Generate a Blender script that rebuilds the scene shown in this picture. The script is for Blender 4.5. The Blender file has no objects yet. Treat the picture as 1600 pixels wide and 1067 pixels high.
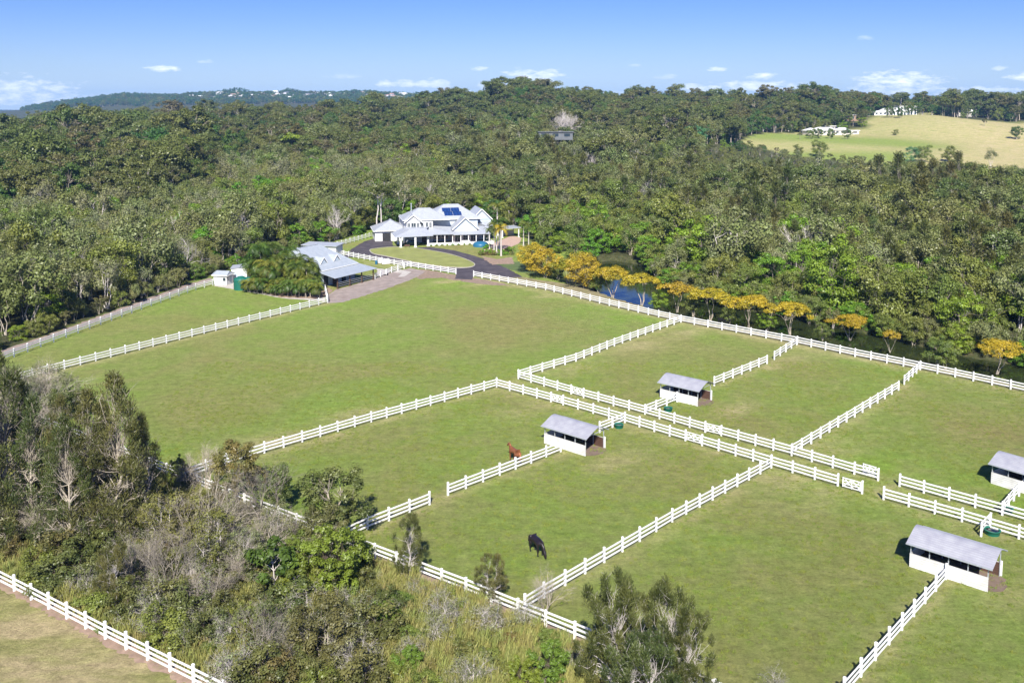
import bpy, math, random
import numpy as np
from mathutils import Vector, Matrix
R = math.radians
sc = bpy.context.scene

# ------------------------------------------------------------------ camera, world, sun, exposure
FPX, CAM_H, PITCH, YH = 1450.0, 38.0, R(6.0), 165.0        # focal length in photo pixels, height, pitch, horizon row
YPP = YH + FPX * math.tan(PITCH)
cam_d = bpy.data.cameras.new('camera'); cam = bpy.data.objects.new('camera', cam_d)
sc.collection.objects.link(cam); sc.camera = cam
cam.location = (0, 0, CAM_H); cam.rotation_euler = (R(90) - PITCH, 0, 0)
cam_d.sensor_width = 36; cam_d.lens = 36 * FPX / 1600
cam_d.shift_y = -(533.5 - YPP) / 1600
cam_d.clip_start = 0.5; cam_d.clip_end = 30000

SUN_EL, SUN_AZ = R(41), R(183)      # azimuth from +Y clockwise: the sun stands behind the camera
w = bpy.data.worlds.new('World'); sc.world = w; w.use_nodes = True
nt = w.node_tree; nt.nodes.clear()
out = nt.nodes.new('ShaderNodeOutputWorld'); bg = nt.nodes.new('ShaderNodeBackground')
sky = nt.nodes.new('ShaderNodeTexSky'); sky.sky_type = 'NISHITA'; sky.sun_disc = False
sky.sun_elevation = SUN_EL; sky.sun_rotation = SUN_AZ; sky.altitude = 50
sky.air_density = 1.0; sky.dust_density = 0.5; sky.ozone_density = 3.5
bg.inputs['Strength'].default_value = 0.056

def N(nt, t, **kw):
    n = nt.nodes.new(t)
    for k, v in kw.items():
        if k.startswith('i_'):
            key = k[2:]; key = int(key) if key.isdigit() else key.replace('_', ' ')
            n.inputs[key].default_value = v
        else: setattr(n, k, v)
    return n
def M(nt, op, a, b=None, c=None, clamp=False):
    n = nt.nodes.new('ShaderNodeMath'); n.operation = op; n.use_clamp = clamp
    for i, x in enumerate((a, b, c)):
        if x is None: continue
        if isinstance(x, (int, float)): n.inputs[i].default_value = x
        else: nt.links.new(x, n.inputs[i])
    return n.outputs[0]

# small fair weather clouds low over the horizon, placed by direction in the sky
tc = N(nt, 'ShaderNodeTexCoord'); sep = N(nt, 'ShaderNodeSeparateXYZ'); nt.links.new(tc.outputs['Generated'], sep.inputs[0])
yy = M(nt, 'MAXIMUM', sep.outputs[1], 0.05)
az = M(nt, 'DIVIDE', sep.outputs[0], yy); el = M(nt, 'DIVIDE', sep.outputs[2], yy)
comb = N(nt, 'ShaderNodeCombineXYZ'); nt.links.new(M(nt, 'MULTIPLY', az, 38), comb.inputs[0]); nt.links.new(M(nt, 'MULTIPLY', el, 120), comb.inputs[1])
nz = N(nt, 'ShaderNodeTexNoise', i_Scale=1.6, i_Detail=7.0, i_Roughness=0.6); nt.links.new(comb.outputs[0], nz.inputs['Vector'])
nzo = M(nt, 'SUBTRACT', nz.outputs['Fac'], 0.5)
CL = [(30, 140, 110, 22, .75), (258, 107, 28, 6, .9), (327, 98, 14, 3, .5), (625, 130, 34, 7, .75), (676, 130, 34, 8, .85), (751, 108, 14, 4, .7),
      (712, 145, 38, 7, .75), (836, 116, 48, 10, .85), (838, 127, 34, 6, .8), (770, 132, 26, 8, .7), (1098, 138, 40, 9, .95), (1117, 109, 15, 4, .7), (1185, 120, 26, 6, .85),
      (1185, 135, 80, 10, .85), (1400, 124, 74, 15, 1.), (1400, 141, 95, 8, .8), (1555, 107, 14, 4, .6), (1590, 119, 30, 8, .85),
      (1540, 143, 90, 9, .85), (1040, 120, 20, 4, .3), (1345, 60, 14, 5, .25), (870, 150, 300, 10, .35), (990, 103, 12, 3, .25), (540, 119, 30, 5, .25)]
tot = None
for (px, py, wx, wy, st) in CL:
    a0, e0 = (px - 800) / FPX, (YH - py) / FPX
    da = M(nt, 'DIVIDE', M(nt, 'SUBTRACT', az, a0), wx / FPX)
    de = M(nt, 'DIVIDE', M(nt, 'SUBTRACT', el, e0 - wy * .35 / FPX), wy * 1.5 / FPX)
    de = M(nt, 'MULTIPLY', de, M(nt, 'ADD', 1.25, M(nt, 'MULTIPLY', M(nt, 'LESS_THAN', de, 0.0), 0.7)))   # flat bases
    r2 = M(nt, 'ADD', M(nt, 'MULTIPLY', da, da), M(nt, 'MULTIPLY', de, de))
    m = M(nt, 'ADD', M(nt, 'SUBTRACT', 1.0, r2), M(nt, 'MULTIPLY', nzo, 5.0))
    m = M(nt, 'MULTIPLY', M(nt, 'MULTIPLY', m, 0.6, clamp=True), st)
    tot = m if tot is None else M(nt, 'MAXIMUM', tot, m)
tot = M(nt, 'MULTIPLY', tot, M(nt, 'GREATER_THAN', sep.outputs[1], 0.05))
hsv = N(nt, 'ShaderNodeHueSaturation', i_Saturation=1.1, i_Value=1.0, i_Hue=0.512)
tn = N(nt, 'ShaderNodeMixRGB', blend_type='MULTIPLY'); tn.inputs[0].default_value = 1; tn.inputs[2].default_value = (.68, .84, 1.22, 1); nt.links.new(sky.outputs[0], tn.inputs[1]); nt.links.new(tn.outputs[0], hsv.inputs['Color'])
hz_ = M(nt, 'SUBTRACT', 1.0, M(nt, 'MULTIPLY', M(nt, 'MAXIMUM', el, 0.0), 8.5), clamp=True)
pale = N(nt, 'ShaderNodeMixRGB'); pale.inputs[2].default_value = (7.6, 9.2, 11.0, 1); nt.links.new(hsv.outputs[0], pale.inputs[1]); nt.links.new(M(nt, 'MULTIPLY', M(nt, 'MULTIPLY', hz_, hz_), .62), pale.inputs[0])
mx = N(nt, 'ShaderNodeMixRGB'); nt.links.new(pale.outputs[0], mx.inputs[1]); mx.inputs[2].default_value = (13.5, 13.8, 14.2, 1)
nt.links.new(M(nt, 'MULTIPLY', tot, 0.85), mx.inputs[0]); nt.links.new(mx.outputs[0], bg.inputs['Color']); nt.links.new(bg.outputs[0], out.inputs[0])

sd = bpy.data.lights.new('sun', 'SUN'); sd.energy = 4.8; sd.angle = R(0.5); sd.color = (1.0, 0.95, 0.86)
sun = bpy.data.objects.new('sun', sd); sc.collection.objects.link(sun)
sv = Vector((math.sin(SUN_AZ) * math.cos(SUN_EL), math.cos(SUN_AZ) * math.cos(SUN_EL), math.sin(SUN_EL)))
sun.rotation_euler = sv.to_track_quat('Z', 'Y').to_euler(); sun.location = (0, -50, 120)

sc.view_settings.view_transform = 'Standard'; sc.view_settings.look = 'None'
sc.view_settings.exposure = 1.0; sc.view_settings.gamma = 1
sc.render.engine = 'CYCLES'
sc.cycles.max_bounces = 6; sc.cycles.diffuse_bounces = 2; sc.cycles.glossy_bounces = 2
sc.cycles.transmission_bounces = 3; sc.cycles.volume_bounces = 0; sc.cycles.transparent_max_bounces = 4

# ------------------------------------------------------------------ helpers
def G(x, y, h=0.0):
    "photo pixel -> point on the level z=h"
    a = (x - 800) / FPX; b = (y - YPP) / FPX
    dy = math.cos(PITCH) - b * math.sin(PITCH); dz = -math.sin(PITCH) - b * math.cos(PITCH)
    t = (CAM_H - h) / -dz
    return (a * t, dy * t)
def GP(pts): return np.array([G(*p) for p in pts])
def link(o, parent=None):
    sc.collection.objects.link(o)
    if parent is not None: o.parent = parent
    return o
def tag(o, label=None, cat=None, group=None, kind=None):
    if label: o['label'] = label
    if cat: o['category'] = cat
    if group: o['group'] = group
    if kind: o['kind'] = kind
    return o
def empty(name, loc=(0, 0, 0), rz=0, label=None, cat=None, group=None):
    o = bpy.data.objects.new(name, None); o.location = loc; o.rotation_euler = (0, 0, rz); o.empty_display_size = .5
    link(o); return tag(o, label, cat, group)

class MB:
    def __init__(s): s.v = []; s.f = []
    def quad(s, *p):
        n = len(s.v); s.v += [tuple(q) for q in p]; s.f.append(tuple(range(n, n + len(p)))); return s
    def box(s, x0, x1, y0, y1, z0, z1):
        n = len(s.v)
        s.v += [(x0,y0,z0),(x1,y0,z0),(x1,y1,z0),(x0,y1,z0),(x0,y0,z1),(x1,y0,z1),(x1,y1,z1),(x0,y1,z1)]
        s.f += [tuple(n+i for i in q) for q in ((3,2,1,0),(4,5,6,7),(0,1,5,4),(1,2,6,5),(2,3,7,6),(3,0,4,7))]; return s
    def beam(s, a, b, w, h):
        "rectangular bar from a to b (w across, h up)"
        a = Vector(a); b = Vector(b); d = (b - a).normalized(); up = Vector((0, 0, 1))
        if abs(d.z) > .95: up = Vector((0, 1, 0))
        sx = d.cross(up).normalized(); u = sx.cross(d).normalized(); n = len(s.v)
        for p in (a, b):
            for i, j in ((-1,-1),(1,-1),(1,1),(-1,1)): s.v.append(tuple(p + sx*i*w/2 + u*j*h/2))
        s.f += [tuple(n+i for i in q) for q in ((3,2,1,0),(4,5,6,7),(0,1,5,4),(1,2,6,5),(2,3,7,6),(3,0,4,7))]; return s
    def tube(s, pts, rad, n=5):
        pts = [Vector(p) for p in pts]; base = len(s.v)
        for i, p in enumerate(pts):
            d = (pts[min(i+1, len(pts)-1)] - pts[max(i-1, 0)])
            d = d.normalized() if d.length > 1e-6 else Vector((0,0,1))
            ref = Vector((1, 0, 0)) if abs(d.x) < .8 else Vector((0, 1, 0))
            a = d.cross(ref).normalized(); b = d.cross(a)
            for k in range(n):
                t = 2*math.pi*k/n; s.v.append(tuple(p + (a*math.cos(t) + b*math.sin(t))*rad[i]))
        for i in range(len(pts)-1):
            for k in range(n):
                k2 = (k+1) % n; q = base + i*n
                s.f.append((q+k, q+k2, q+n+k2, q+n+k))
        s.f.append(tuple(base + (len(pts)-1)*n + k for k in range(n))); return s
    def lathe(s, prof, n=16, c=(0,0)):
        base = len(s.v)
        for (r, z) in prof:
            for k in range(n):
                t = 2*math.pi*k/n; s.v.append((c[0]+r*math.cos(t), c[1]+r*math.sin(t), z))
        for i in range(len(prof)-1):
            for k in range(n):
                k2 = (k+1) % n; q = base+i*n; s.f.append((q+k, q+k2, q+n+k2, q+n+k))
        return s
    def slab(s, pts, t):
        "thick polygon: pts top face, t thickness downward"
        n = len(s.v); m = len(pts)
        s.v += [tuple(p) for p in pts] + [(p[0], p[1], p[2]-t) for p in pts]
        s.f.append(tuple(range(n, n+m))); s.f.append(tuple(range(n+2*m-1, n+m-1, -1)))
        for i in range(m):
            j = (i+1) % m; s.f.append((n+i, n+m+i, n+m+j, n+j))
        return s
    def mesh(s, name, mat=None):
        me = bpy.data.meshes.new(name); me.from_pydata(s.v, [], s.f); me.update()
        if mat: me.materials.append(mat)
        return me
    def build(s, name, mat=None, parent=None, smooth=False):
        me = s.mesh(name, mat)
        if smooth: me.polygons.foreach_set('use_smooth', [True]*len(me.polygons))
        return link(bpy.data.objects.new(name, me), parent)
def place(name, me, parent=None, loc=(0,0,0), rot=(0,0,0), scale=(1,1,1)):
    o = bpy.data.objects.new(name, me); o.location = loc; o.rotation_euler = rot; o.scale = scale
    return link(o, parent)

def np_mesh(name, V, F, mats, tint=None, midx=None):
    V = np.asarray(V, np.float32); F = np.asarray(F, np.int32)
    me = bpy.data.meshes.new(name)
    me.vertices.add(len(V)); me.vertices.foreach_set('co', V.ravel())
    k = F.shape[1]; me.loops.add(F.size); me.loops.foreach_set('vertex_index', F.ravel())
    me.polygons.add(len(F)); me.polygons.foreach_set('loop_start', np.arange(0, F.size, k, dtype=np.int32))
    me.polygons.foreach_set('loop_total', np.full(len(F), k, dtype=np.int32))
    for m in mats: me.materials.append(m)
    if midx is not None: me.polygons.foreach_set('material_index', midx)
    if tint is not None:
        a = me.attributes.new('tint', 'FLOAT', 'POINT'); a.data.foreach_set('value', np.asarray(tint, np.float32))
    me.update(calc_edges=True); me.validate(); return me

# ------------------------------------------------------------------ materials
def mat(name):
    m = bpy.data.materials.new(name); m.use_nodes = True; nt = m.node_tree; nt.nodes.clear()
    o = nt.nodes.new('ShaderNodeOutputMaterial'); return m, nt, o
def simple(name, col, rough=.6, var=.12, scale=3., metal=0., spec=.3, bump=0., bscale=20., dirt=None, dscale=1.2, damt=.3):
    m, nt, o = mat(name); p = N(nt, 'ShaderNodeBsdfPrincipled'); nt.links.new(p.outputs[0], o.inputs[0])
    p.inputs['Roughness'].default_value = rough; p.inputs['Metallic'].default_value = metal
    p.inputs['Specular IOR Level'].default_value = spec
    g = N(nt, 'ShaderNodeNewGeometry'); nz = N(nt, 'ShaderNodeTexNoise', i_Scale=scale, i_Detail=5.)
    nt.links.new(g.outputs['Position'], nz.inputs['Vector'])
    r = N(nt, 'ShaderNodeValToRGB'); e = r.color_ramp.elements
    e[0].position = .3; e[1].position = .7
    e[0].color = tuple(c*(1-var) for c in col) + (1,); e[1].color = tuple(min(1, c*(1+var)) for c in col) + (1,)
    nt.links.new(nz.outputs['Fac'], r.inputs[0]); c = r.outputs[0]
    if dirt:
        n2 = N(nt, 'ShaderNodeTexNoise', i_Scale=dscale, i_Detail=8., i_Roughness=.7); nt.links.new(g.outputs['Position'], n2.inputs['Vector'])
        mxx = N(nt, 'ShaderNodeMixRGB'); nt.links.new(c, mxx.inputs[1]); mxx.inputs[2].default_value = dirt + (1,)
        nt.links.new(M(nt, 'MULTIPLY', M(nt, 'MULTIPLY', M(nt, 'SUBTRACT', n2.outputs['Fac'], .5), 5., clamp=True), damt), mxx.inputs[0]); c = mxx.outputs[0]
    nt.links.new(c, p.inputs['Base Color'])
    if bump:
        n3 = N(nt, 'ShaderNodeTexNoise', i_Scale=bscale, i_Detail=4.); nt.links.new(g.outputs['Position'], n3.inputs['Vector'])
        b = N(nt, 'ShaderNodeBump', i_Strength=bump, i_Distance=.05); nt.links.new(n3.outputs['Fac'], b.inputs['Height']); nt.links.new(b.outputs[0], p.inputs['Normal'])
    return m
def ribbed(name, col, axis=0, period=.2, rough=.45, metal=.0, amt=.35, line=.85, dirt=None):
    "corrugated metal / lapped boards: ridges by object coordinate"
    m, nt, o = mat(name); p = N(nt, 'ShaderNodeBsdfPrincipled', i_Roughness=rough, i_Metallic=metal); nt.links.new(p.outputs[0], o.inputs[0])
    t = N(nt, 'ShaderNodeTexCoord'); s = N(nt, 'ShaderNodeSeparateXYZ'); nt.links.new(t.outputs['Object'], s.inputs[0])
    fr = M(nt, 'FRACT', M(nt, 'DIVIDE', s.outputs[axis], period))
    tri = M(nt, 'ABSOLUTE', M(nt, 'SUBTRACT', fr, .5))
    lm = M(nt, 'MULTIPLY', M(nt, 'SUBTRACT', tri, .36), 8., clamp=True)
    nz = N(nt, 'ShaderNodeTexNoise', i_Scale=1.3, i_Detail=6.); nt.links.new(t.outputs['Object'], nz.inputs['Vector'])
    r = N(nt, 'ShaderNodeValToRGB'); e = r.color_ramp.elements; e[0].position = .3; e[1].position = .7
    e[0].color = tuple(c*.9 for c in (dirt or col)) + (1,); e[1].color = tuple(min(1, c*1.04) for c in col) + (1,)
    nt.links.new(nz.outputs['Fac'], r.inputs[0])
    mxx = N(nt, 'ShaderNodeMixRGB'); nt.links.new(lm, mxx.inputs[0]); nt.links.new(r.outputs[0], mxx.inputs[1]); mxx.inputs[2].default_value = tuple(c*line for c in col) + (1,)
    nt.links.new(mxx.outputs[0], p.inputs['Base Color'])
    b = N(nt, 'ShaderNodeBump', i_Strength=amt, i_Distance=.03); nt.links.new(tri, b.inputs['Height']); nt.links.new(b.outputs[0], p.inputs['Normal'])
    return m
def foliage(name, cols, trans=.3, rough=.75, huej=.022, k=1.5):
    "cols: list of (r,g,b), chosen by per-tree random and per-clump tint"
    m, nt, o = mat(name)
    oi = N(nt, 'ShaderNodeObjectInfo'); at = N(nt, 'ShaderNodeAttribute', attribute_name='tint')
    g = N(nt, 'ShaderNodeNewGeometry'); nz = N(nt, 'ShaderNodeTexNoise', i_Scale=.11, i_Detail=3.); nt.links.new(g.outputs['Position'], nz.inputs['Vector'])
    f = M(nt, 'ADD', M(nt, 'MULTIPLY', oi.outputs['Random'], .5), M(nt, 'MULTIPLY', at.outputs['Fac'], .3))
    f = M(nt, 'ADD', f, M(nt, 'MULTIPLY', M(nt, 'SUBTRACT', nz.outputs['Fac'], .3), .5), clamp=True)
    r = N(nt, 'ShaderNodeValToRGB'); el = r.color_ramp.elements
    while len(el) < len(cols): el.new(.5)
    for i, c in enumerate(cols): el[i].position = i / max(1, len(cols)-1); el[i].color = (min(.6, c[0]*k*1.0), min(.6, c[1]*k*1.09), c[2]*k*.74, 1)
    nt.links.new(f, r.inputs[0])
    h = N(nt, 'ShaderNodeHueSaturation'); nt.links.new(r.outputs[0], h.inputs['Color'])
    nt.links.new(M(nt, 'ADD', .72, M(nt, 'MULTIPLY', at.outputs['Fac'], .6)), h.inputs['Value'])
    fr = M(nt, 'FRACT', M(nt, 'MULTIPLY', oi.outputs['Random'], 17.3))
    nt.links.new(M(nt, 'ADD', .5 - huej, M(nt, 'MULTIPLY', fr, 2*huej)), h.inputs['Hue'])
    d = N(nt, 'ShaderNodeBsdfDiffuse'); t = N(nt, 'ShaderNodeBsdfTranslucent'); gl = N(nt, 'ShaderNodeBsdfGlossy', i_Roughness=.45)
    gl.inputs[0].default_value = (.6, .6, .6, 1)
    nt.links.new(h.outputs[0], d.inputs[0]); nt.links.new(h.outputs[0], t.inputs[0])
    mx = N(nt, 'ShaderNodeMixShader'); mx.inputs[0].default_value = trans
    nt.links.new(d.outputs[0], mx.inputs[1]); nt.links.new(t.outputs[0], mx.inputs[2])
    m2 = N(nt, 'ShaderNodeMixShader'); m2.inputs[0].default_value = .04
    nt.links.new(mx.outputs[0], m2.inputs[1]); nt.links.new(gl.outputs[0], m2.inputs[2]); nt.links.new(m2.outputs[0], o.inputs[0])
    return m

MT = {}
MT['white'] = simple('white_paint', (.74, .74, .73), .5, .06, 1.2, dirt=(.42, .40, .33), dscale=2.2, damt=.38)
MT['housewall'] = simple('house_wall_paint', (.62, .62, .62), .6, .03, .8, dirt=(.6, .57, .5), damt=.2)
MT['board_white'] = ribbed('white_lap_boards', (.72, .72, .71), axis=2, period=.2, line=.55, amt=.6, dirt=(.58, .56, .52))
MT['board_brown'] = ribbed('brown_kickboards', (.09, .05, .035), axis=2, period=.2, line=.5)
MT['metal_post'] = simple('galvanised_post', (.42, .45, .48), .4, .1, 4., metal=.3)
MT['roof_shelter'] = ribbed('corrugated_grey_roof', (.34, .345, .37), axis=1, period=.22, rough=.4, line=.72, amt=.6, dirt=(.28, .28, .33))
MT['roof_house'] = ribbed('white_corrugated_roof', (.35, .375, .41), axis=0, period=.45, rough=.45, line=.86, amt=.3, dirt=(.34, .36, .40))
MT['roof_stable'] = ribbed('pale_blue_grey_roof', (.34, .375, .41), axis=0, period=.4, rough=.45, line=.85, amt=.3, dirt=(.31, .35, .40))
MT['glass'] = simple('window_glass', (.03, .045, .06), .06, .1, 1., spec=.8)
MT['solar'] = ribbed('solar_cells', (.012, .035, .13), axis=0, period=1.0, rough=.15, line=1.6, amt=.05)
MT['timber'] = simple('dark_timber', (.09, .055, .035), .7, .2, 6.)
MT['dark'] = simple('painted_interior_dark', (.03, .03, .032), .9, .2, 2.)  # near-black colour painting the unlit inside of doorways
MT['wall_blue_and_shade'] = simple('pale_blue_and_shaded_wall', (.40, .46, .52), .7, .06, 1.)  # blue wall colour, also paints the shade on the white house gables
MT['tank'] = simple('green_tank', (.012, .11, .08), .5, .12, 3.)
MT['trough'] = simple('green_trough', (.01, .12, .08), .5, .15, 3.)
MT['twater'] = simple('trough_water', (.01, .015, .012), .05, .1, 3., spec=.8)
MT['black'] = simple('black_paint', (.012, .012, .013), .4, .1, 3.)
MT['blue_plastic'] = simple('blue_plastic', (.02, .11, .20), .4, .08, 3.)
MT['farroof'] = simple('far_roof', (.72, .72, .70), .6, .08, .5)
MT['farroof2'] = simple('far_roof_terracotta', (.42, .26, .2), .7, .15, .5)
MT['farroof3'] = simple('far_roof_grey', (.12, .13, .14), .6, .15, .5)
MT['farwall'] = simple('far_wall', (.62, .58, .52), .7, .1, .5)
MT['brick'] = simple('brown_brick', (.26, .17, .12), .8, .2, 3.)
MT['asphalt'] = simple('asphalt', (.060, .052, .060), .85, .3, .5, dirt=(.15, .125, .125), dscale=.35, damt=.55, bump=.3)
MT['gravel'] = simple('gravel_yard', (.27, .225, .20), .95, .2, .7, dirt=(.20, .15, .12), dscale=.25, damt=.6, bump=.5, bscale=8.)
MT['concrete'] = simple('pale_concrete', (.42, .39, .35), .9, .15, 1., dirt=(.3, .25, .2), damt=.4)
MT['dirt'] = simple('bare_earth', (.24, .175, .13), .95, .25, 1.5, dirt=(.12, .13, .05), dscale=.9, damt=.6, bump=.5, bscale=6.)
MT['dirt_red'] = simple('red_earth', (.27, .19, .145), .95, .25, 1.5, dirt=(.20, .19, .08), dscale=1.6, damt=.9, bump=.5, bscale=6.)
MT['paving'] = simple('terrace_paving', (.42, .30, .24), .8, .12, 1.5)
BARK_COL = (.38, .35, .32)
MT['bark_pale'] = simple('pale_bark', (.34, .30, .24), .85, .3, 2.5, dirt=(.16, .12, .10), dscale=2., damt=.7)
MT['bark_silver'] = simple('silver_bark', (.70, .64, .63), .8, .1, 2.)
MT['bark_grey'] = simple('grey_bark', (.22, .195, .16), .9, .3, 2.5, dirt=(.08, .06, .05), dscale=2., damt=.6)
MT['bark_white'] = simple('white_bark', (.48, .44, .41), .8, .15, 2., dirt=(.35, .3, .28), dscale=2., damt=.5)
MT['bark_brown'] = simple('brown_bark', (.13, .10, .08), .9, .3, 2.5)
MT['gum'] = foliage('gum_leaves', [(.046, .060, .022), (.070, .086, .030), (.094, .096, .040), (.072, .096, .028)])
MT['gumbrown'] = foliage('bronze_gum_leaves', [(.058, .062, .028), (.088, .080, .038), (.098, .084, .046), (.070, .076, .032)])
MT['paper'] = foliage('paperbark_leaves', [(.080, .096, .038), (.115, .125, .048), (.135, .132, .075), (.098, .122, .038)])
MT['dense'] = foliage('dark_rainforest_leaves', [(.030, .060, .016), (.045, .082, .022), (.062, .100, .026), (.040, .064, .024)])
MT['bright'] = foliage('bright_mangrove_leaves', [(.060, .125, .014), (.095, .165, .018), (.120, .170, .022), (.075, .120, .022)])
MT['olive'] = foliage('olive_mangrove_leaves', [(.068, .088, .026), (.098, .115, .032), (.125, .135, .040), (.080, .100, .034)])
MT['casua'] = foliage('she_oak_needles', [(.044, .056, .022), (.062, .070, .028), (.088, .082, .036), (.112, .088, .042)])
MT['yellow'] = foliage('golden_leaves', [(.17, .21, .03), (.31, .25, .03), (.40, .28, .03), (.35, .23, .03), (.20, .22, .03)], k=1.1, huej=.006)
MT['greyleaf'] = foliage('grey_scrub_leaves', [(.115, .110, .080), (.150, .142, .105), (.125, .130, .070), (.105, .092, .065)])
MT['rust'] = foliage('russet_leaves', [(.110, .080, .038), (.105, .105, .036), (.125, .092, .042), (.080, .095, .032)])
MT['lime'] = foliage('lime_leaves', [(.085, .120, .018), (.115, .145, .024), (.070, .095, .024)])
MT['palm'] = foliage('palm_fronds', [(.035, .065, .014), (.065, .090, .020), (.150, .140, .035)], trans=.35)
MT['palmy'] = foliage('yellowing_palm_fronds', [(.20, .19, .02), (.32, .24, .02), (.14, .18, .03)], trans=.35)
MT['teal'] = foliage('blue_green_leaves', [(.055, .125, .070), (.075, .150, .085)])
MT['drygrass'] = foliage('dry_grass_blades', [(.27, .225, .14), (.25, .22, .11), (.20, .20, .08), (.32, .25, .18)], trans=.2, k=1.3)
MT['pasture'] = foliage('pasture_blades', [(.14, .18, .05), (.17, .20, .05), (.21, .21, .07)], trans=.2, k=1.15)
MT['reeds'] = foliage('green_grass_blades', [(.080, .110, .028), (.115, .130, .036), (.17, .155, .06)], trans=.25)

# ------------------------------------------------------------------ terrain
def inpoly(P, poly):
    x, y = P[:, 0], P[:, 1]; n = len(poly); r = np.zeros(len(P), bool)
    j = n-1
    for i in range(n):
        xi, yi = poly[i]; xj, yj = poly[j]
        c = ((yi > y) != (yj > y)); xx = (xj-xi)*(y-yi)/((yj-yi) if yj != yi else 1e-9)+xi
        r ^= c & (x < xx); j = i
    return r
def linedist(P, pts, closed=False):
    pts = np.asarray(pts, float); d = np.full(len(P), 1e9)
    rng_ = range(len(pts) if closed else len(pts)-1)
    for i in rng_:
        a = pts[i]; b = pts[(i+1) % len(pts)]; ab = b-a; L = (ab**2).sum()+1e-9
        t = np.clip(((P-a)@ab)/L, 0, 1); q = a+t[:, None]*ab
        d = np.minimum(d, np.hypot(*(P-q).T))
    return d
def sdist(P, poly): return np.where(inpoly(P, poly), 1, -1)*linedist(P, poly, True)

near_bank = [(912, 406), (916, 432), (925, 449), (960, 461), (1000, 475), (1050, 487), (1100, 500), (1150, 508), (1230, 524), (1300, 538), (1380, 556), (1440, 565), (1500, 574), (1560, 589), (1610, 603), (1900, 680)]
far_bank = [(1900, 600), (1610, 562), (1500, 545), (1400, 521), (1300, 500), (1200, 481), (1110, 466), (1045, 442), (1022, 420), (998, 406), (955, 400)]
CREEK = GP(near_bank+far_bank)
POOL = GP([(985, 352), (1040, 346), (1095, 339), (1100, 327), (1040, 328), (985, 342)])
CLEAR = GP([(-600, 720), (-60, 572), (30, 544), (100, 517), (220, 473), (318, 436), (385, 416), (455, 392), (512, 381), (562, 367), (586, 357), (630, 350), (700, 346), (790, 346), (812, 358), (822, 378), (880, 392), (905, 398), (916, 432), (925, 449), (960, 461), (1000, 475), (1050, 487), (1100, 500), (1150, 508), (1230, 524), (1300, 538), (1380, 556), (1440, 565), (1500, 574), (1560, 589), (1610, 603), (1900, 680), (2600, 800), (2600, 2600), (-2600, 2600)])
# heights of the land by bearing (photo column) and distance
TD = np.array([0, 260, 330, 450, 520, 600, 680, 760, 850, 950, 1100, 1500, 2500, 3500, 4300, 7000.])
TC = np.array([-900, 0, 200, 400, 560, 700, 820, 950, 1100, 1250, 1340, 1430, 1520, 1600, 2400.])
def col(*v): return list(v)
TZ = np.array([
    col(0,0,0,3,8,14,17,16,12,6,0,0,0,5,5,0),          # -900
    col(0,0,0,3,7,12,16,17,14,8,0,0,0,10,5,0),         # 0
    col(0,0,0,3,6,11,15,18,17,10,2,0,15,64,30,0),      # 200
    col(0,0,0,3,6,11,16,20,22,16,4,0,20,74,40,0),      # 400
    col(0,0,0,3,7,12,18,24,28,24,8,0,20,74,40,0),      # 560
    col(0,0,0,3,8,13,18,24,30,32,20,0,15,66,40,0),     # 700
    col(0,0,0,4,9,15,22,32,44,48,34,0,10,50,30,0),     # 820
    col(0,0,0,4,8,13,20,28,36,42,36,0,5,40,20,0),      # 950
    col(0,0,0,4,8,13,19,26,33,36,36,5,5,30,20,0),      # 1100
    col(0,0,0,0,4,10,17,24,30,34,38,10,5,30,20,0),      # 1250
    col(0,0,0,0,3,9,15,23,28,31,31,12,5,42,20,0),      # 1340
    col(0,0,0,0,3,9,14,22,28,31,30,12,5,40,20,0),      # 1430
    col(0,0,0,0,3,9,14,22,27,30,32,15,5,30,20,0),      # 1520
    col(0,0,0,0,2,6,12,19,25,29,32,15,5,30,20,0),      # 1600
    col(0,0,0,0,2,6,12,19,25,29,32,15,5,30,20,0)], float)
TZ[1:4, 5:9] -= 8; TZ[4, 5:9] -= 7; TZ[5, 5:9] -= 6; TZ[6, 7:10] -= 9; TZ[5, 7:10] -= 3; TZ[7, 7:10] -= 2; TZ[7:9, 6:11] -= 6; TZ[9, 7:11] -= 4; TZ[10:14, 9:11] -= 2
def smooth(t): return t*t*(3-2*t)
def T(x, y):
    x = np.asarray(x, float); y = np.asarray(y, float)
    c = np.clip(800+FPX*x/np.maximum(y, 30), TC[0], TC[-1]); d = np.clip(y, TD[0], TD[-1])
    ci = np.clip(np.searchsorted(TC, c)-1, 0, len(TC)-2); di = np.clip(np.searchsorted(TD, d)-1, 0, len(TD)-2)
    fc = smooth((c-TC[ci])/(TC[ci+1]-TC[ci])); fd = (d-TD[di])/(TD[di+1]-TD[di]); 
    z = TZ[ci, di]*(1-fc)*(1-fd)+TZ[ci+1, di]*fc*(1-fd)+TZ[ci, di+1]*(1-fc)*fd+TZ[ci+1, di+1]*fc*fd
    un = np.clip((d-500)/300, 0, 1)*(3.0*np.sin(x/47+y/61)+1.8*np.sin(x/23-y/37+1.3))
    return z+un
def grow(a, b, step, lo, hi, k=1.13):
    core = list(np.arange(a, b+step, step)); s = step; p = core[-1]
    while p < hi: s = min(s*k, 160); p += s; core.append(p)
    s = step; p = core[0]; pre = []
    while p > lo: s = min(s*k, 160); p -= s; pre.append(p)
    return np.array(pre[::-1]+core)
gx = grow(-110, 185, 1.6, -5200, 5200); gy = grow(36, 420, 1.7, -700, 7600, 1.06)
XX, YY = np.meshgrid(gx, gy); PP = np.stack([XX.ravel(), YY.ravel()], 1)
sdc = np.maximum(sdist(PP, CREEK), sdist(PP, POOL))
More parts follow.
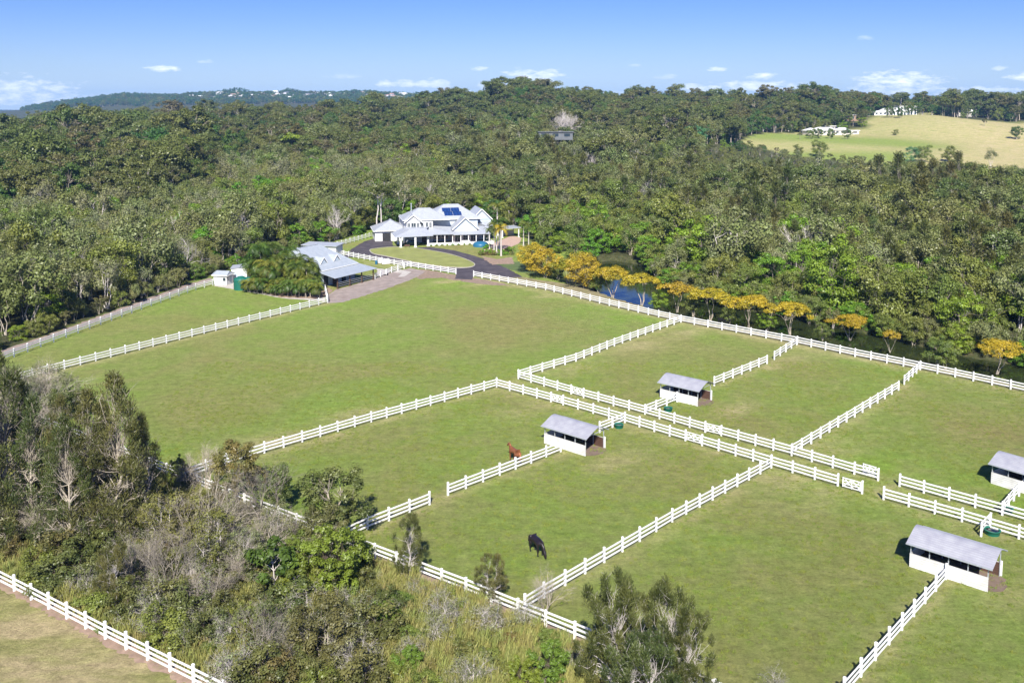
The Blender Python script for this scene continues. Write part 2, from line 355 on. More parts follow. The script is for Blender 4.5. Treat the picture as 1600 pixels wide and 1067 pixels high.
zz = T(PP[:, 0], PP[:, 1]) - 3.0*smooth(np.clip((sdc+1.8)/4.5, 0, 1))
ny, nx = XX.shape
ii = (np.arange(ny-1)[:, None]*nx+np.arange(nx-1)[None, :]).ravel()
FF = np.stack([ii, ii+1, ii+nx+1, ii+nx], 1)

FIELD_POLY = [(1150, 620), (1235, 565), (1300, 545), (1450, 520), (1640, 480), (2100, 430), (2100, 860), (1640, 868), (1560, 880), (1470, 880), (1458, 925), (1365, 925), (1356, 800), (1340, 748), (1240, 740), (1180, 690)]
def cd(pts): return np.array([((c-800)/FPX*d, d) for c, d in pts])       # (photo column, distance) -> ground
FIELD = cd(FIELD_POLY)
KNOLL = cd([(1410, 930), (1460, 960), (1460, 1010), (1400, 1010)])
SCRUB = GP([(-300, 745), (60, 664), (285, 752), (382, 791.5), (586, 872), (728, 927.5), (898, 998), (1000, 1042), (1180, 1120), (1400, 1250), (800, 1600), (380, 1105), (302, 1067), (165, 998), (22.7, 923), (-60, 880), (-500, 680)])
FRONT = GP([(-500, 680), (-60, 880), (22.7, 923), (165, 998), (302, 1067), (380, 1105), (700, 1500), (-900, 1500)])
BANKSTRIP = linedist(PP, GP(near_bank))
sdcl = sdist(PP, CLEAR); inscrub = inpoly(PP, SCRUB); infront = inpoly(PP, FRONT); infield = inpoly(PP, FIELD) | inpoly(PP, KNOLL)
sdf = sdist(PP, FIELD)
rngz = np.random.default_rng(5)
zr = np.zeros(len(PP)); zg = np.zeros(len(PP)); zb = np.zeros(len(PP))
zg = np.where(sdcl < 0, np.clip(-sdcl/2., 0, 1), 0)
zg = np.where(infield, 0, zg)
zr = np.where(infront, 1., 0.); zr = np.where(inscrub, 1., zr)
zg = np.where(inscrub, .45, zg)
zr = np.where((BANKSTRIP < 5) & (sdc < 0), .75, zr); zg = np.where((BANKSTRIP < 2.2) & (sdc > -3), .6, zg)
zg = np.where(sdc > 0, 1, zg)
FL = [[(776, 605), (290, 748)], [(512, 473), (0, 603)], [(776, 605), (1347, 771)], [(810, 592), (1372, 751)], [(1380, 781), (1660, 862)], [(1405, 760), (1660, 832)], [(1205, 731), (820, 953)], [(1478, 905), (1290, 1120)],
      [(876, 706), (700, 774)], [(671, 788), (540, 843)], [(810, 592), (960, 541), (1064, 504)], [(1116, 603), (1198, 568)], [(1237, 712), (1404, 610)], [(740, 432), (1064, 504), (1640, 622)]]
fd_ = np.full(len(PP), 1e9)
for l_ in FL: fd_ = np.minimum(fd_, linedist(PP, GP(l_)))
inside_ = (sdcl > 0) & ~inscrub & ~infront
zr = np.where(inside_, np.maximum(zr, .55*np.exp(-(fd_/1.1)**2)), zr)
for (wx_, wy_, wr_, wa_) in ((1205, 572, 2.6, .8), (1408, 606, 2.4, .8), (688, 781, 2.2, .6), (1376, 770, 3.2, .6), (1392, 762, 3., .5), (793, 600, 3, .6), (965, 720, 4, .6), (1150, 640, 3.5, .6), (1590, 930, 4, .5), (1075, 520, 5, .5), (1240, 560, 5, .35), (1000, 540, 7, .45), (900, 575, 5, .35), (430, 690, 7, .5), (560, 645, 5, .4), (830, 640, 6, .3), (1290, 700, 6, .35), (1250, 745, 6, .5), (1300, 770, 5, .4), (1180, 700, 5, .3), (700, 440, 4, .6), (760, 442, 4, .6), (860, 462, 4, .4)):
    q_ = np.array(G(wx_, wy_)); dd_ = (PP-q_)@np.array([[math.cos(.7), -math.sin(.7)], [math.sin(.7), math.cos(.7)]])
    zr = np.where(inside_, np.maximum(zr, 1.3*wa_*np.exp(-((dd_[:, 0]/wr_)**2+(dd_[:, 1]/(wr_*.45))**2))), zr)
colpx = 800+FPX*PP[:, 0]/np.maximum(PP[:, 1], 30)
gfield = np.exp(-((PP[:, 1]-(655+(colpx-1340)*-.15))/28)**2)*np.clip((1520-colpx)/120, 0, 1)+.7*np.exp(-((PP[:, 1]-560)/20)**2)*(colpx < 1420)
zb = np.where(infield, np.clip(gfield*1.1+.18*np.clip((1560-colpx)/160, 0, 1), 0, 1), 0); zr = np.where(infield, 1-zb, zr)
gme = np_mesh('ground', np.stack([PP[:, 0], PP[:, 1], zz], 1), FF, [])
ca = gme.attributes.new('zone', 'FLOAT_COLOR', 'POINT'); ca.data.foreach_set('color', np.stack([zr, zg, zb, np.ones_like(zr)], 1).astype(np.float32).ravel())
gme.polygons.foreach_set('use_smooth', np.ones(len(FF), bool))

def ground_mat():
    m, nt, o = mat('ground_grass'); p = N(nt, 'ShaderNodeBsdfPrincipled', i_Roughness=.95); p.inputs['Specular IOR Level'].default_value = .1
    nt.links.new(p.outputs[0], o.inputs[0])
    g = N(nt, 'ShaderNodeNewGeometry'); at = N(nt, 'ShaderNodeAttribute', attribute_name='zone'); s = N(nt, 'ShaderNodeSeparateColor'); nt.links.new(at.outputs['Color'], s.inputs[0])
    def noise(sc_, det=5., rough=.6, stretch=None, dist=0.):
        v = g.outputs['Position']
        if stretch:
            mp = N(nt, 'ShaderNodeMapping'); mp.inputs['Scale'].default_value = stretch[:3]; mp.inputs['Rotation'].default_value = (0, 0, stretch[3]); nt.links.new(v, mp.inputs[0]); v = mp.outputs[0]
        n = N(nt, 'ShaderNodeTexNoise', i_Scale=sc_, i_Detail=det, i_Roughness=rough, i_Distortion=dist); nt.links.new(v, n.inputs['Vector']); return n.outputs['Fac']
    def ramp(f, stops):
        r = N(nt, 'ShaderNodeValToRGB'); e = r.color_ramp.elements
        while len(e) < len(stops): e.new(.5)
        for i, (ps, c) in enumerate(stops): e[i].position = ps; e[i].color = c + (1,)
        nt.links.new(f, r.inputs[0]); return r.outputs[0]
    def mix(f, a, b, mode='MIX'):
        x = N(nt, 'ShaderNodeMixRGB', blend_type=mode)
        for i, v in ((0, f), (1, a), (2, b)):
            if isinstance(v, (int, float)): x.inputs[i].default_value = v
            elif isinstance(v, tuple): x.inputs[i].default_value = v + (1,)
            else: nt.links.new(v, x.inputs[i])
        return x.outputs[0]
    big = noise(.035, 6., .62, dist=.6)
    lush = ramp(big, [(.30, (.215, .200, .070)), (.42, (.200, .220, .062)), (.50, (.184, .230, .054)), (.60, (.176, .250, .046)), (.72, (.178, .278, .034))])
    med = noise(.22, 6., .7, (1., 1., 1., 0)); lush = mix(M(nt, 'MULTIPLY', M(nt, 'SUBTRACT', med, .46), 4.0, clamp=True), lush, mix(.5, lush, (.27, .25, .105)))
    med2 = noise(.6, 5., .7); lush = mix(M(nt, 'MULTIPLY', M(nt, 'SUBTRACT', med2, .54), 3.2, clamp=True), lush, mix(.6, lush, (.100, .135, .030)))
    str_ = noise(.5, 5., .65, (.18, 1., 1., R(47))); lush = mix(M(nt, 'MULTIPLY', M(nt, 'SUBTRACT', str_, .5), 2.0, clamp=True), lush, mix(.45, lush, (.27, .27, .10)))
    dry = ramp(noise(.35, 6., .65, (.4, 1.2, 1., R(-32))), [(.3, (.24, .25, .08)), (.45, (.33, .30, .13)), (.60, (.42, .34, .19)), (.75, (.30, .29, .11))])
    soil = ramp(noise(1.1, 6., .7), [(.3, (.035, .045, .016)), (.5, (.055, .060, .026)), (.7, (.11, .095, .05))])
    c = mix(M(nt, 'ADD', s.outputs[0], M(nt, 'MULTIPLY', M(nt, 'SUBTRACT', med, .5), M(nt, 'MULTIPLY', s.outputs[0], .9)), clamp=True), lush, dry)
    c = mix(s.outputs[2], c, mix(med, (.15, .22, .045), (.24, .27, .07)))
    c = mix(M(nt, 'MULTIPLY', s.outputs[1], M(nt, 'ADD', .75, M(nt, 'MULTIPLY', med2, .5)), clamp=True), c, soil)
    f1 = noise(3.2, 8., .82); f2 = noise(9., 6., .85)
    v = M(nt, 'ADD', M(nt, 'MULTIPLY', f1, 2.1), M(nt, 'MULTIPLY', f2, 1.5)); n13 = noise(.9, 4., .6); n14 = noise(1.6, 4., .7, (.35, 1.3, 1., R(52))); v = M(nt, 'SUBTRACT', v, .72); v = M(nt, 'MULTIPLY', v, M(nt, 'ADD', M(nt, 'MULTIPLY', n13, .9), M(nt, 'ADD', M(nt, 'MULTIPLY', n14, .7), .2)))
    h = N(nt, 'ShaderNodeHueSaturation'); nt.links.new(c, h.inputs['Color']); nt.links.new(v, h.inputs['Value'])
    # scattered pale specks (droppings, daisies, bare dust)
    vo = N(nt, 'ShaderNodeTexVoronoi', i_Scale=.42); nt.links.new(g.outputs['Position'], vo.inputs['Vector'])
    speck = M(nt, 'MULTIPLY', M(nt, 'LESS_THAN', vo.outputs['Distance'], .045), M(nt, 'GREATER_THAN', noise(.08, 2.), .56))
    c = mix(M(nt, 'MULTIPLY', speck, .45), h.outputs[0], (.38, .36, .27))
    nt.links.new(c, p.inputs['Base Color'])
    b = N(nt, 'ShaderNodeBump', i_Strength=1.0, i_Distance=.22); nt.links.new(M(nt, 'ADD', f1, M(nt, 'MULTIPLY', f2, .6)), b.inputs['Height']); nt.links.new(b.outputs[0], p.inputs['Normal'])
    return m
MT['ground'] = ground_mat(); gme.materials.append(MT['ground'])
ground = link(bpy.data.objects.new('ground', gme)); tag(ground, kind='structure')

# water
def water_mat():
    m, nt, o = mat('creek_water'); p = N(nt, 'ShaderNodeBsdfPrincipled', i_Roughness=.06, i_IOR=1.33); p.inputs['Base Color'].default_value = (.022, .030, .010, 1)
    p.inputs['Specular IOR Level'].default_value = .6
    g = N(nt, 'ShaderNodeNewGeometry'); n = N(nt, 'ShaderNodeTexNoise', i_Scale=1.1, i_Detail=3.); nt.links.new(g.outputs['Position'], n.inputs['Vector'])
    b = N(nt, 'ShaderNodeBump', i_Strength=.12, i_Distance=.05); nt.links.new(n.outputs['Fac'], b.inputs['Height']); nt.links.new(b.outputs[0], p.inputs['Normal']); nt.links.new(p.outputs[0], o.inputs[0]); return m
MT['water'] = water_mat()
mb = MB(); cx = CREEK.mean(0)
mb.quad((-5, 120, -1.15), (300, 40, -1.15), (300, 460, -1.15), (-5, 460, -1.15))
wp = [(p[0], p[1], -1.15) for p in CREEK]
mb = MB(); mb.quad((18, 60, -1.15), (330, 20, -1.15), (330, 330, -1.15), (130, 420, -1.15), (18, 420, -1.15))
tag(mb.build('creek_water', MT['water']), kind='structure')

def irregular(pts, seed, step=1.0, amp=.25, z=.0):
    "closed outline resampled with small wobble, as a flat sheet"
    rg = random.Random(seed); out = []
    n = len(pts)
    for i in range(n):
        a = Vector(pts[i]); b = Vector(pts[(i+1) % n]); L = (b-a).length; k = max(1, int(L/step))
        nn = Vector((-(b-a).y, (b-a).x)).normalized() if L > 0 else Vector((0, 0))
        for j in range(k):
            q = a.lerp(b, j/k)+nn*rg.uniform(-amp, amp); out.append((q.x, q.y, z))
    return out
def spline(pts, k=6):
    out = []; n = len(pts); P_ = [Vector(p) for p in pts]
    for i in range(n):
        p0, p1, p2, p3 = P_[i-1], P_[i], P_[(i+1) % n], P_[(i+2) % n]
        for j in range(k):
            t = j/k; out.append(tuple(.5*((2*p1)+(p2-p0)*t+(2*p0-5*p1+4*p2-p3)*t*t+(3*p1-p0-3*p2+p3)*t**3)))
    return out
def tri_sheet(name, pts3, m, kind='structure'):
    from mathutils.geometry import tessellate_polygon
    tr = tessellate_polygon([[Vector(p) for p in pts3]])
    me = bpy.data.meshes.new(name); me.from_pydata(pts3, [], [tuple(t) for t in tr]); me.update(); me.materials.append(m)
    # faces up
    for p in me.polygons:
        if p.normal.z < 0: p.flip()
    return tag(link(bpy.data.objects.new(name, me)), kind=kind)

DRIVE = GP([(536, 402), (548, 390), (568, 378), (592, 370), (612, 371), (614, 384), (640, 388), (672, 386), (708, 391), (742, 400), (770, 409), (796, 421), (816, 433), (790, 434), (762, 429), (741, 430), (738, 437), (710, 436), (713, 427), (680, 421.5), (640, 415.5), (600, 409), (565, 403)])
tri_sheet('driveway', irregular([tuple(p) for p in DRIVE], 1, 1.2, .15, .008), MT['asphalt'])
OVAL = GP([(578, 391), (590, 388.3), (616, 386.6), (654, 389), (700, 397), (729, 406), (742, 414), (729, 418.5), (691, 417), (644, 409.6), (607, 401.5), (584, 397)])
oval = spline([tuple(p) for p in OVAL])
mb = MB(); mb.slab([(p[0], p[1], .12) for p in oval], .13)
MT['lawn'] = simple('lawn_grass', (.215, .235, .068), .95, .18, .35, dirt=(.28, .26, .11), dscale=.4, damt=.5, bump=.6, bscale=6.)
MT['lawn2'] = simple('shade_tinted_lawn', (.085, .125, .04), .95, .18, .5, dirt=(.16, .15, .07), dscale=.4, damt=.4, bump=.6, bscale=6.)  # lawn green darkened, tree shade put into the colour
tag(mb.build('lawn_island', MT['lawn']), kind='structure')
ke = MB()
for i in range(len(oval)):
    a = Vector(oval[i]); b = Vector(oval[(i+1) % len(oval)]); ke.beam((a.x, a.y, .07), (b.x, b.y, .07), .16, .15)
tag(ke.build('lawn_kerb', MT['concrete']), kind='structure')
YARD = GP([(511, 474), (512, 460), (528, 452), (583, 436), (605, 428), (641, 419), (664, 424), (655, 431), (639, 438), (607, 450), (570, 462), (532, 473)])
tri_sheet('gravel_yard', irregular([tuple(p) for p in YARD], 2, .8, .3, .006), MT['gravel'])
tri_sheet('earth_verge', irregular([tuple(p) for p in GP([(636, 424), (662, 420.5), (712, 430), (740, 434), (800, 446), (770, 446), (726, 440), (690, 434), (655, 436)])], 3, .8, .4, .003), MT['dirt'])
tri_sheet('concrete_apron', irregular([tuple(p) for p in GP([(334, 447), (341, 438), (372, 436), (392, 441), (455, 462), (508, 466), (508, 471), (440, 466), (373, 453)])], 4, .8, .15, .005), MT['concrete'])
tri_sheet('garden_bed', irregular([tuple(p) for p in GP([(382, 452), (400, 440), (500, 440), (520, 455), (505, 467), (440, 465)])], 5, .8, .3, .010), MT['dirt_red'])
tri_sheet('pale_slab', [(p[0], p[1], .011) for p in GP([(624, 421), (643, 425), (632, 432), (622, 433), (628, 427), (612, 425)])], MT['concrete'])
tri_sheet('stable_grass', irregular([tuple(p) for p in GP([(566, 407), (604, 411), (632, 417), (612, 422), (590, 417), (570, 413)])], 6, .8, .2, .005), MT['lawn'])
tri_sheet('stable_verge', irregular([tuple(p) for p in GP([(588, 419), (612, 422), (606, 430), (590, 432)])], 7, .8, .2, .006), MT['concrete'])
TRACK = GP([(-60, 575), (0, 556), (60, 535), (140, 507), (221, 478), (300, 449), (333, 438), (330, 434), (290, 445), (210, 474), (130, 503), (50, 532), (-60, 567)])
tri_sheet('dirt_track', irregular([tuple(p) for p in TRACK], 8, 1., .3, .004), simple('track_earth', (.27, .215, .19), .95, .2, 1., dirt=(.17, .12, .09), damt=.5, bump=.4))
tri_sheet('bank_verge', irregular([tuple(p) for p in GP([(745, 426), (815, 433), (905, 447), (960, 466), (1060, 494), (1160, 514), (1290, 541), (1420, 566), (1500, 581), (1620, 610), (1620, 617), (1500, 588), (1420, 575), (1336, 558), (1245, 539), (1064, 504), (952, 479), (852, 454), (745, 433)])], 9, 1., .35, .004),
          simple('worn_verge', (.22, .19, .105), .95, .25, .6, dirt=(.13, .15, .05), dscale=.5, damt=.8, bump=.5, bscale=5.))
tri_sheet('garden_path', irregular([tuple(p) for p in GP([(752, 400), (775, 405), (800, 402), (803, 412), (770, 414), (757, 406)])], 10, .8, .3, .012), MT['dirt_red'])
tri_sheet('side_lawn', irregular([tuple(p) for p in GP([(770, 411), (812, 409), (850, 420), (880, 432), (840, 430), (805, 424), (784, 416)])], 11, .8, .3, .009), MT['lawn2'])  # darker sheet, tree shade painted in
tri_sheet('terrace', [(p[0], p[1], .013) for p in GP([(752, 388), (800, 368), (815, 372), (812, 380), (780, 394), (760, 396)])], MT['paving'])

# ------------------------------------------------------------------ fences
mb = MB(); mb.box(-.08, .08, -.08, .08, 0, 1.34)
mb.v += [(-.095, -.095, 1.34), (.095, -.095, 1.34), (.095, .095, 1.34), (-.095, .095, 1.34), (0, 0, 1.40)]
n = 8; mb.f += [(n, n+1, n+4), (n+1, n+2, n+4), (n+2, n+3, n+4), (n+3, n, n+4), (n+3, n+2, n+1, n)]
POST = mb.mesh('post', MT['white'])
def fence(pts, label, group=None, spacing=2.4, side=1, rails=(.38, .75, 1.12), world=False, dirtm=None, dw=.30, skip_first=False, jit=0):
    P_ = [Vector(p) for p in (pts if world else GP(pts))]
    root = empty('rail_fence', (P_[0].x, P_[0].y, 0), 0, label, 'fence', group); o0 = P_[0]
    rb = [MB() for _ in rails]; rg = random.Random(label)
    for i in range(len(P_)-1):
        a, b = P_[i], P_[i+1]; L = (b-a).length; d = (b-a)/L; nrm = Vector((-d.y, d.x))*side*.10
        k = max(1, round(L/spacing)); ang = math.atan2(d.y, d.x)
        for j in range(k+(1 if i == len(P_)-2 else 0)):
            if skip_first and i == 0 and j == 0: continue
            q = a+(b-a)*(j/k)-o0
            place('post', POST, root, (q.x, q.y, rg.uniform(-.03, .02)), (rg.uniform(-.012, .012), rg.uniform(-.012, .012), ang+rg.uniform(-.03, .03)))
        for h, m_ in zip(rails, rb):
            for j in range(k):
                e1 = rg.uniform(-.012, .012); e2 = rg.uniform(-.012, .012)
                q0 = a+(b-a)*(j/k)-o0+nrm; q1 = a+(b-a)*((j+1)/k)-o0+nrm
                m_.beam((q0.x, q0.y, h+e1), (q1.x, q1.y, h+e2), .045, .15)
    for m_ in rb: m_.build('rail', MT['white'], root)
    if dirtm:
        out = []; back = []
        rr = random.Random(label)
        for i in range(len(P_)-1):
            a, b = P_[i], P_[i+1]; d = (b-a).normalized(); nn = Vector((-d.y, d.x)); k = max(2, int((b-a).length/.3))
            for j in range(k+1):
                q = a.lerp(b, j/k); out.append(q+nn*dw*rr.uniform(.35, 1.1)); back.append(q-nn*dw*rr.uniform(.35, 1.1))
        mbb = MB()
        for j in range(len(out)-1):
            mbb.quad((back[j].x, back[j].y, .007), (back[j+1].x, back[j+1].y, .007), (out[j+1].x, out[j+1].y, .007), (out[j].x, out[j].y, .007))
        tag(mbb.build('earth_strip', dirtm), kind='structure')
    return root
MT['fence_earth'] = simple('worn_grass_line', (.20, .205, .075), .95, .3, 1.5, dirt=(.14, .17, .045), dscale=1.5, damt=.9, bump=.8)
FE = MT['fence_earth']
fence([(-60, 881), (22.7, 923), (165, 998), (302.7, 1067), (400, 1116)], 'white three-rail fence along the dry field in the bottom left corner', dirtm=MT['dirt_red'], dw=.62, side=-1)
fence([(60, 664), (285, 752), (382, 791.5), (586, 872), (728, 927.5), (898, 998), (1000, 1042), (1180, 1118)], 'white boundary fence half hidden by the scrub below the paddocks', dirtm=MT['dirt'], dw=.8, spacing=2.5)
fence([(776, 605), (580, 659.5), (413, 708), (290, 748)], 'white fence running from the paddock lane corner down to the scrub on the left', dirtm=FE)
fence([(512, 473), (300, 526), (75, 583), (0, 603)], 'long white fence from the gravel yard down to the left trees', dirtm=FE)
fence([(508, 455), (512, 473)], 'short white fence stub at the corner of the palm clump and the gravel yard', spacing=2.0)
fence([(332.5, 446), (306, 453), (221, 484), (63.7, 542), (0, 566)], 'white fence beside the dirt track under the bushland', rails=(.5, .85, 1.2), spacing=3.0)
# lane fences with gates
A0, A1 = (776, 605), (1347, 771)
fence([(776, 605), (861, 628)], 'white lane fence from the paddock corner to the first lane gate', dirtm=FE, side=-1)
fence([(880, 633), (976.5, 660.5), (1071, 689)], 'white lane fence behind the left horse shelter between two gates', dirtm=FE, side=-1)
fence([(1097, 696.5), (1205, 729), (1309, 760)], 'white lane fence at the top of the long diagonal paddock divider', dirtm=FE, side=-1)
fence([(810, 592), (892.5, 616)], 'white lane fence from the acute far corner to its nearest gate', dirtm=FE, side=-1)
fence([(912, 621.5), (1008, 648), (1102, 675.5)], 'white far lane fence passing the small green trough', dirtm=FE, side=-1)
fence([(1127, 681.5), (1237, 712), (1335, 741), (1372, 751)], 'white far lane fence meeting the right paddock divider', dirtm=FE, side=-1)
fence([(1380.6, 780.7), (1503, 815), (1592, 842), (1660, 862)], 'white lane fence behind the big shelter at the right edge', dirtm=FE, side=-1)
fence([(1405.6, 760), (1566, 805), (1660, 832)], 'white lane fence in front of the half cropped shelter at the right edge', dirtm=FE, side=-1)
fence([(1205, 731), (1050, 816), (850, 934), (820, 953)], 'long white diagonal fence dividing the black horse paddock from the front paddock', dirtm=FE)
fence([(1478, 905), (1409, 984), (1345, 1057), (1290, 1120)], 'white fence running down from the big right shelter to the bottom edge', dirtm=FE)
fence([(1533, 838), (1547, 823)], 'short white fence joining the big right shelter to the lane', spacing=2.2)
fence([(1567, 804), (1584, 783), (1600, 768)], 'short white fence joining the half cropped shelter to the lane', spacing=2.0)
fence([(876, 706), (700, 774)], 'white fence in front of the brown horse running left from its shelter', dirtm=FE)
fence([(937, 676), (976.5, 660.5)], 'short white fence joining the left horse shelter to the lane', spacing=2.0)
fence([(671, 788.5), (574, 827), (540, 843)], 'short white fence across the gap from the brown horse fence, by the dark bush', dirtm=FE)
fence([(810, 592), (900, 565), (960, 541), (1020, 519), (1064, 504)], 'curving white fence from the acute lane corner up to the creek side fence', dirtm=FE)
fence([(1008, 648), (1058, 628)], 'short white fence joining the middle shelter to the far lane', spacing=2.4)
fence([(1116, 603), (1198.5, 568.5)], 'white fence running right from the middle shelter', dirtm=FE)
fence([(1210, 562), (1245, 539)], 'short white fence across the gap from the middle shelter fence', dirtm=FE)
fence([(1237, 712), (1404, 610)], 'white divider fence rising right from the end of the far lane', dirtm=FE)
fence([(1413, 601), (1438, 578)], 'short white fence stub against the creek side fence near the right edge')
fence([(740, 432.5), (852.5, 453), (952, 478), (1029, 496), (1064, 503.6), (1245.6, 538), (1336, 557.6), (1411.5, 572.6), (1550, 602), (1640, 622)], 'long white fence along the creek bank with golden trees behind it', dirtm=FE, spacing=2.7)
fence([(712.5, 428.4), (642.5, 417.5), (616, 414), (560, 404), (530, 398)], 'white fence along the front of the oval lawn and driveway')
fence([(586, 436), (612, 426), (641, 417)], 'white fence from the stable awning up to the driveway fence')
fence([(588, 368), (560, 376), (520, 387)], 'white fence behind the stable roof leading to the garage')

def gate_mesh(Lg):
    mb = MB()
    for z in (.28, .55, .82, 1.12): mb.beam((0, 0, z), (Lg, 0, z), .04, .10)
    for x in (.04, Lg/2, Lg-.04): mb.beam((x, -.03, .2), (x, -.03, 1.2), .1, .04)
    br = MB()
    br.beam((.1, .05, .28), (Lg/2, .05, 1.1), .03, .10); br.beam((Lg-.1, .05, .28), (Lg/2, .05, 1.1), .03, .10)
    br.beam((.1, .08, 1.1), (Lg/2, .08, .3), .03, .08); br.beam((Lg-.1, .08, 1.1), (Lg/2, .08, .3), .03, .08)
    return mb, br
def gate(p0, p1, label, posts=True):
    a = Vector(G(*p0)); b = Vector(G(*p1)); d = b-a
    g = empty('gate', (a.x, a.y, 0), math.atan2(d.y, d.x), label, 'gate', 'white braced paddock gates')
    m1, m2 = gate_mesh(d.length-.3)
    f = m1.build('frame', MT['white'], g); f.location.x = .15; f2 = m2.build('brace', MT['white'], g); f2.location.x = .15
    hg = MB(); hg.box(.02, .16, -.06, .02, .3, .36); hg.box(.02, .16, -.06, .02, 1.0, 1.06); hg.build('hinge', MT['black'], g)
gate((861, 628), (880, 633), 'closed white gate in the near lane fence, upper left of the left shelter')
gate((1071, 689), (1097, 696.5), 'closed white gate in the near lane fence, midway along it')
gate((892.5, 616), (912, 621.5), 'closed white gate in the far lane fence nearest its acute corner')
gate((1102, 675.5), (1127, 681.5), 'closed white gate in the far lane fence below the middle shelter')
gate((1314, 762), (1347, 771.5), 'white gate at the open end of the near lane fence')
gate((1346, 740), (1371, 747.5), 'white gate swung back against the end of the far lane fence')
gp = empty('gate_post', (*G(1347, 771.5), 0), R(-42), 'white post ending the near lane fence at the gate', 'post'); place('shaft', POST, gp)

MT['stall_earth'] = simple('trampled_earth', (.17, .125, .095), .95, .3, 2., dirt=(.10, .08, .06), dscale=2., damt=.6, bump=.6)
# ------------------------------------------------------------------ horse shelters
def shelter(p0, p1, label, L=None, dirt=True, W=3.5, hw=1.2):
    a = Vector(G(*p0)); b = Vector(G(*p1)); d = b-a; L = L or d.length; ang = math.atan2(d.y, d.x)
    s = empty('horse_shelter', (a.x, a.y, 0), ang, label, 'shelter', 'horse shelters in the paddocks')
    # x along the back wall, y away from camera
    m = MB(); m.box(0, L, 0, .05, .02, hw); m.build('back_wall', MT['board_white'], s)
    m = MB(); m.box(0, L, W-.05, W, .02, hw-.05); m.build('front_wall', MT['board_white'], s)
    m = MB(); m.box(.05, L-.04, W-.09, W-.052, .02, hw-.08); m.box(.05, L-.04, .052, .09, .02, hw-.03); m.build('kickboard', MT['board_brown'], s)
    m = MB(); m.box(-.002, .048, .052, W-.052, .02, hw); m.build('side_wall', MT['board_white'], s)
    m = MB(); m.box(L-.14, L+.10, W-.02, W+.06, 0, hw+.08); m.build('end_board', MT['white'], s)
    zE, zR = 2.1, 2.82
    for k in range(5):
        x = .05+(L-.1)*k/4
        for y in (.1, W-.12):
            m = MB(); m.beam((x, y, 0), (x, y, zE+.05), .07, .07); m.build('post', MT['metal_post'], s)
    # roof: near slope, rounded ridge, far slope
    prof = [(-.28, 1.94), (.1, 2.10), (.9, 2.44), (1.45, 2.66), (1.75, 2.73), (2.05, 2.74), (2.35, 2.66), (2.8, 2.46), (3.4, 2.18), (3.78, 2.02)]
    m = MB(); x0, x1 = -.25, L+.35
    for i in range(len(prof)-1):
        (y0, z0), (y1, z1) = prof[i], prof[i+1]
        m.quad((x0, y0, z0), (x1, y0, z0), (x1, y1, z1), (x0, y1, z1))
    n0 = len(m.v)
    for i in range(len(prof)-1):
        (y0, z0), (y1, z1) = prof[i], prof[i+1]
        m.quad((x0, y1, z1-.03), (x1, y1, z1-.03), (x1, y0, z0-.03), (x0, y0, z0-.03))
        for x in (x0, x1): m.quad((x, y0, z0), (x, y1, z1), (x, y1, z1-.03), (x, y0, z0-.03))
    m.build('roof', MT['roof_shelter'], s).location.z = .12
    m = MB(); m.beam((x0, -.29, 1.92), (x1, -.29, 1.92), .06, .1); m.beam((x0, 3.80, 1.99), (x1, 3.80, 1.99), .06, .1); m.build('gutter', MT['metal_post'], s).location.z = .12
    for x in (.05, L/2, L-.05):
        m = MB()
        m.beam((x, .1, 2.0), (x, 1.9, 2.6), .06, .08); m.beam((x, W-.12, 2.0), (x, 1.9, 2.6), .06, .08); m.beam((x, .1, 1.98), (x, W-.1, 1.98), .05, .07); m.build('rafter', MT['metal_post'], s).location.z = .10
    if dirt:
        c = Matrix.Rotation(ang, 2); pts = [(0, .2), (L, .2), (L+.7, .9), (L+.9, 2.0), (L+.5, 3.1), (L, W-.1), (0, W-.1)]
        w_ = [tuple(a+c@Vector(p)) for p in pts]
        tri_sheet('shelter_floor', irregular(w_, len(label), .5, .18, .012), MT['stall_earth'])
    return s
shelter((850, 692.5), (914.5, 713), 'white walled horse shelter beside the brown horse')
shelter((1031, 621), (1090, 635), 'white walled horse shelter in the far middle paddock')
shelter((1548, 755), (1612, 775), 'horse shelter cut off by the right edge of the picture', L=6.3)
shelter((1420.5, 885), (1543, 925), 'largest looking horse shelter, with a grey roof, in the lower right paddock')

def trough(p, label, r=.52):
    x, y = G(*p); t = empty('water_trough', (x, y, 0), 0, label, 'trough', 'round green water troughs')
    m = MB(); m.lathe([(r*.92, 0), (r, .38), (r+.05, .40), (r+.05, .45), (r-.04, .45), (r-.06, .1), (0, .09)], 24); m.build('tub', MT['trough'], t, True)
    m = MB(); m.lathe([(r-.07, .34), (0.001, .34)], 24); m.build('water', MT['twater'], t)
trough((967, 668), 'green trough under the lane fence beside the left shelter')
trough((1044, 642), 'green trough under the far lane fence below the middle shelter')
trough((1550, 834), 'green trough behind the big right shelter', .66)
trough((1573, 800), 'green trough in front of the half cropped right shelter')
# bench on the creek bank
bx, by = G(1130, 506); be = empty('bench', (bx, by, 0), R(-38), 'black bench on the creek bank behind the long white fence', 'bench')
m = MB(); m.box(-1.1, 1.1, -.2, .25, .42, .48); m.build('seat', MT['black'], be)
m = MB(); m.box(-1.1, 1.1, .27, .32, .5, .9); m.build('backrest', MT['black'], be)
for sx in (-1, 1):
    m = MB(); m.box(sx*.9-.04, sx*.9+.04, -.18, .26, 0, .415); m.build('leg', MT['black'], be)
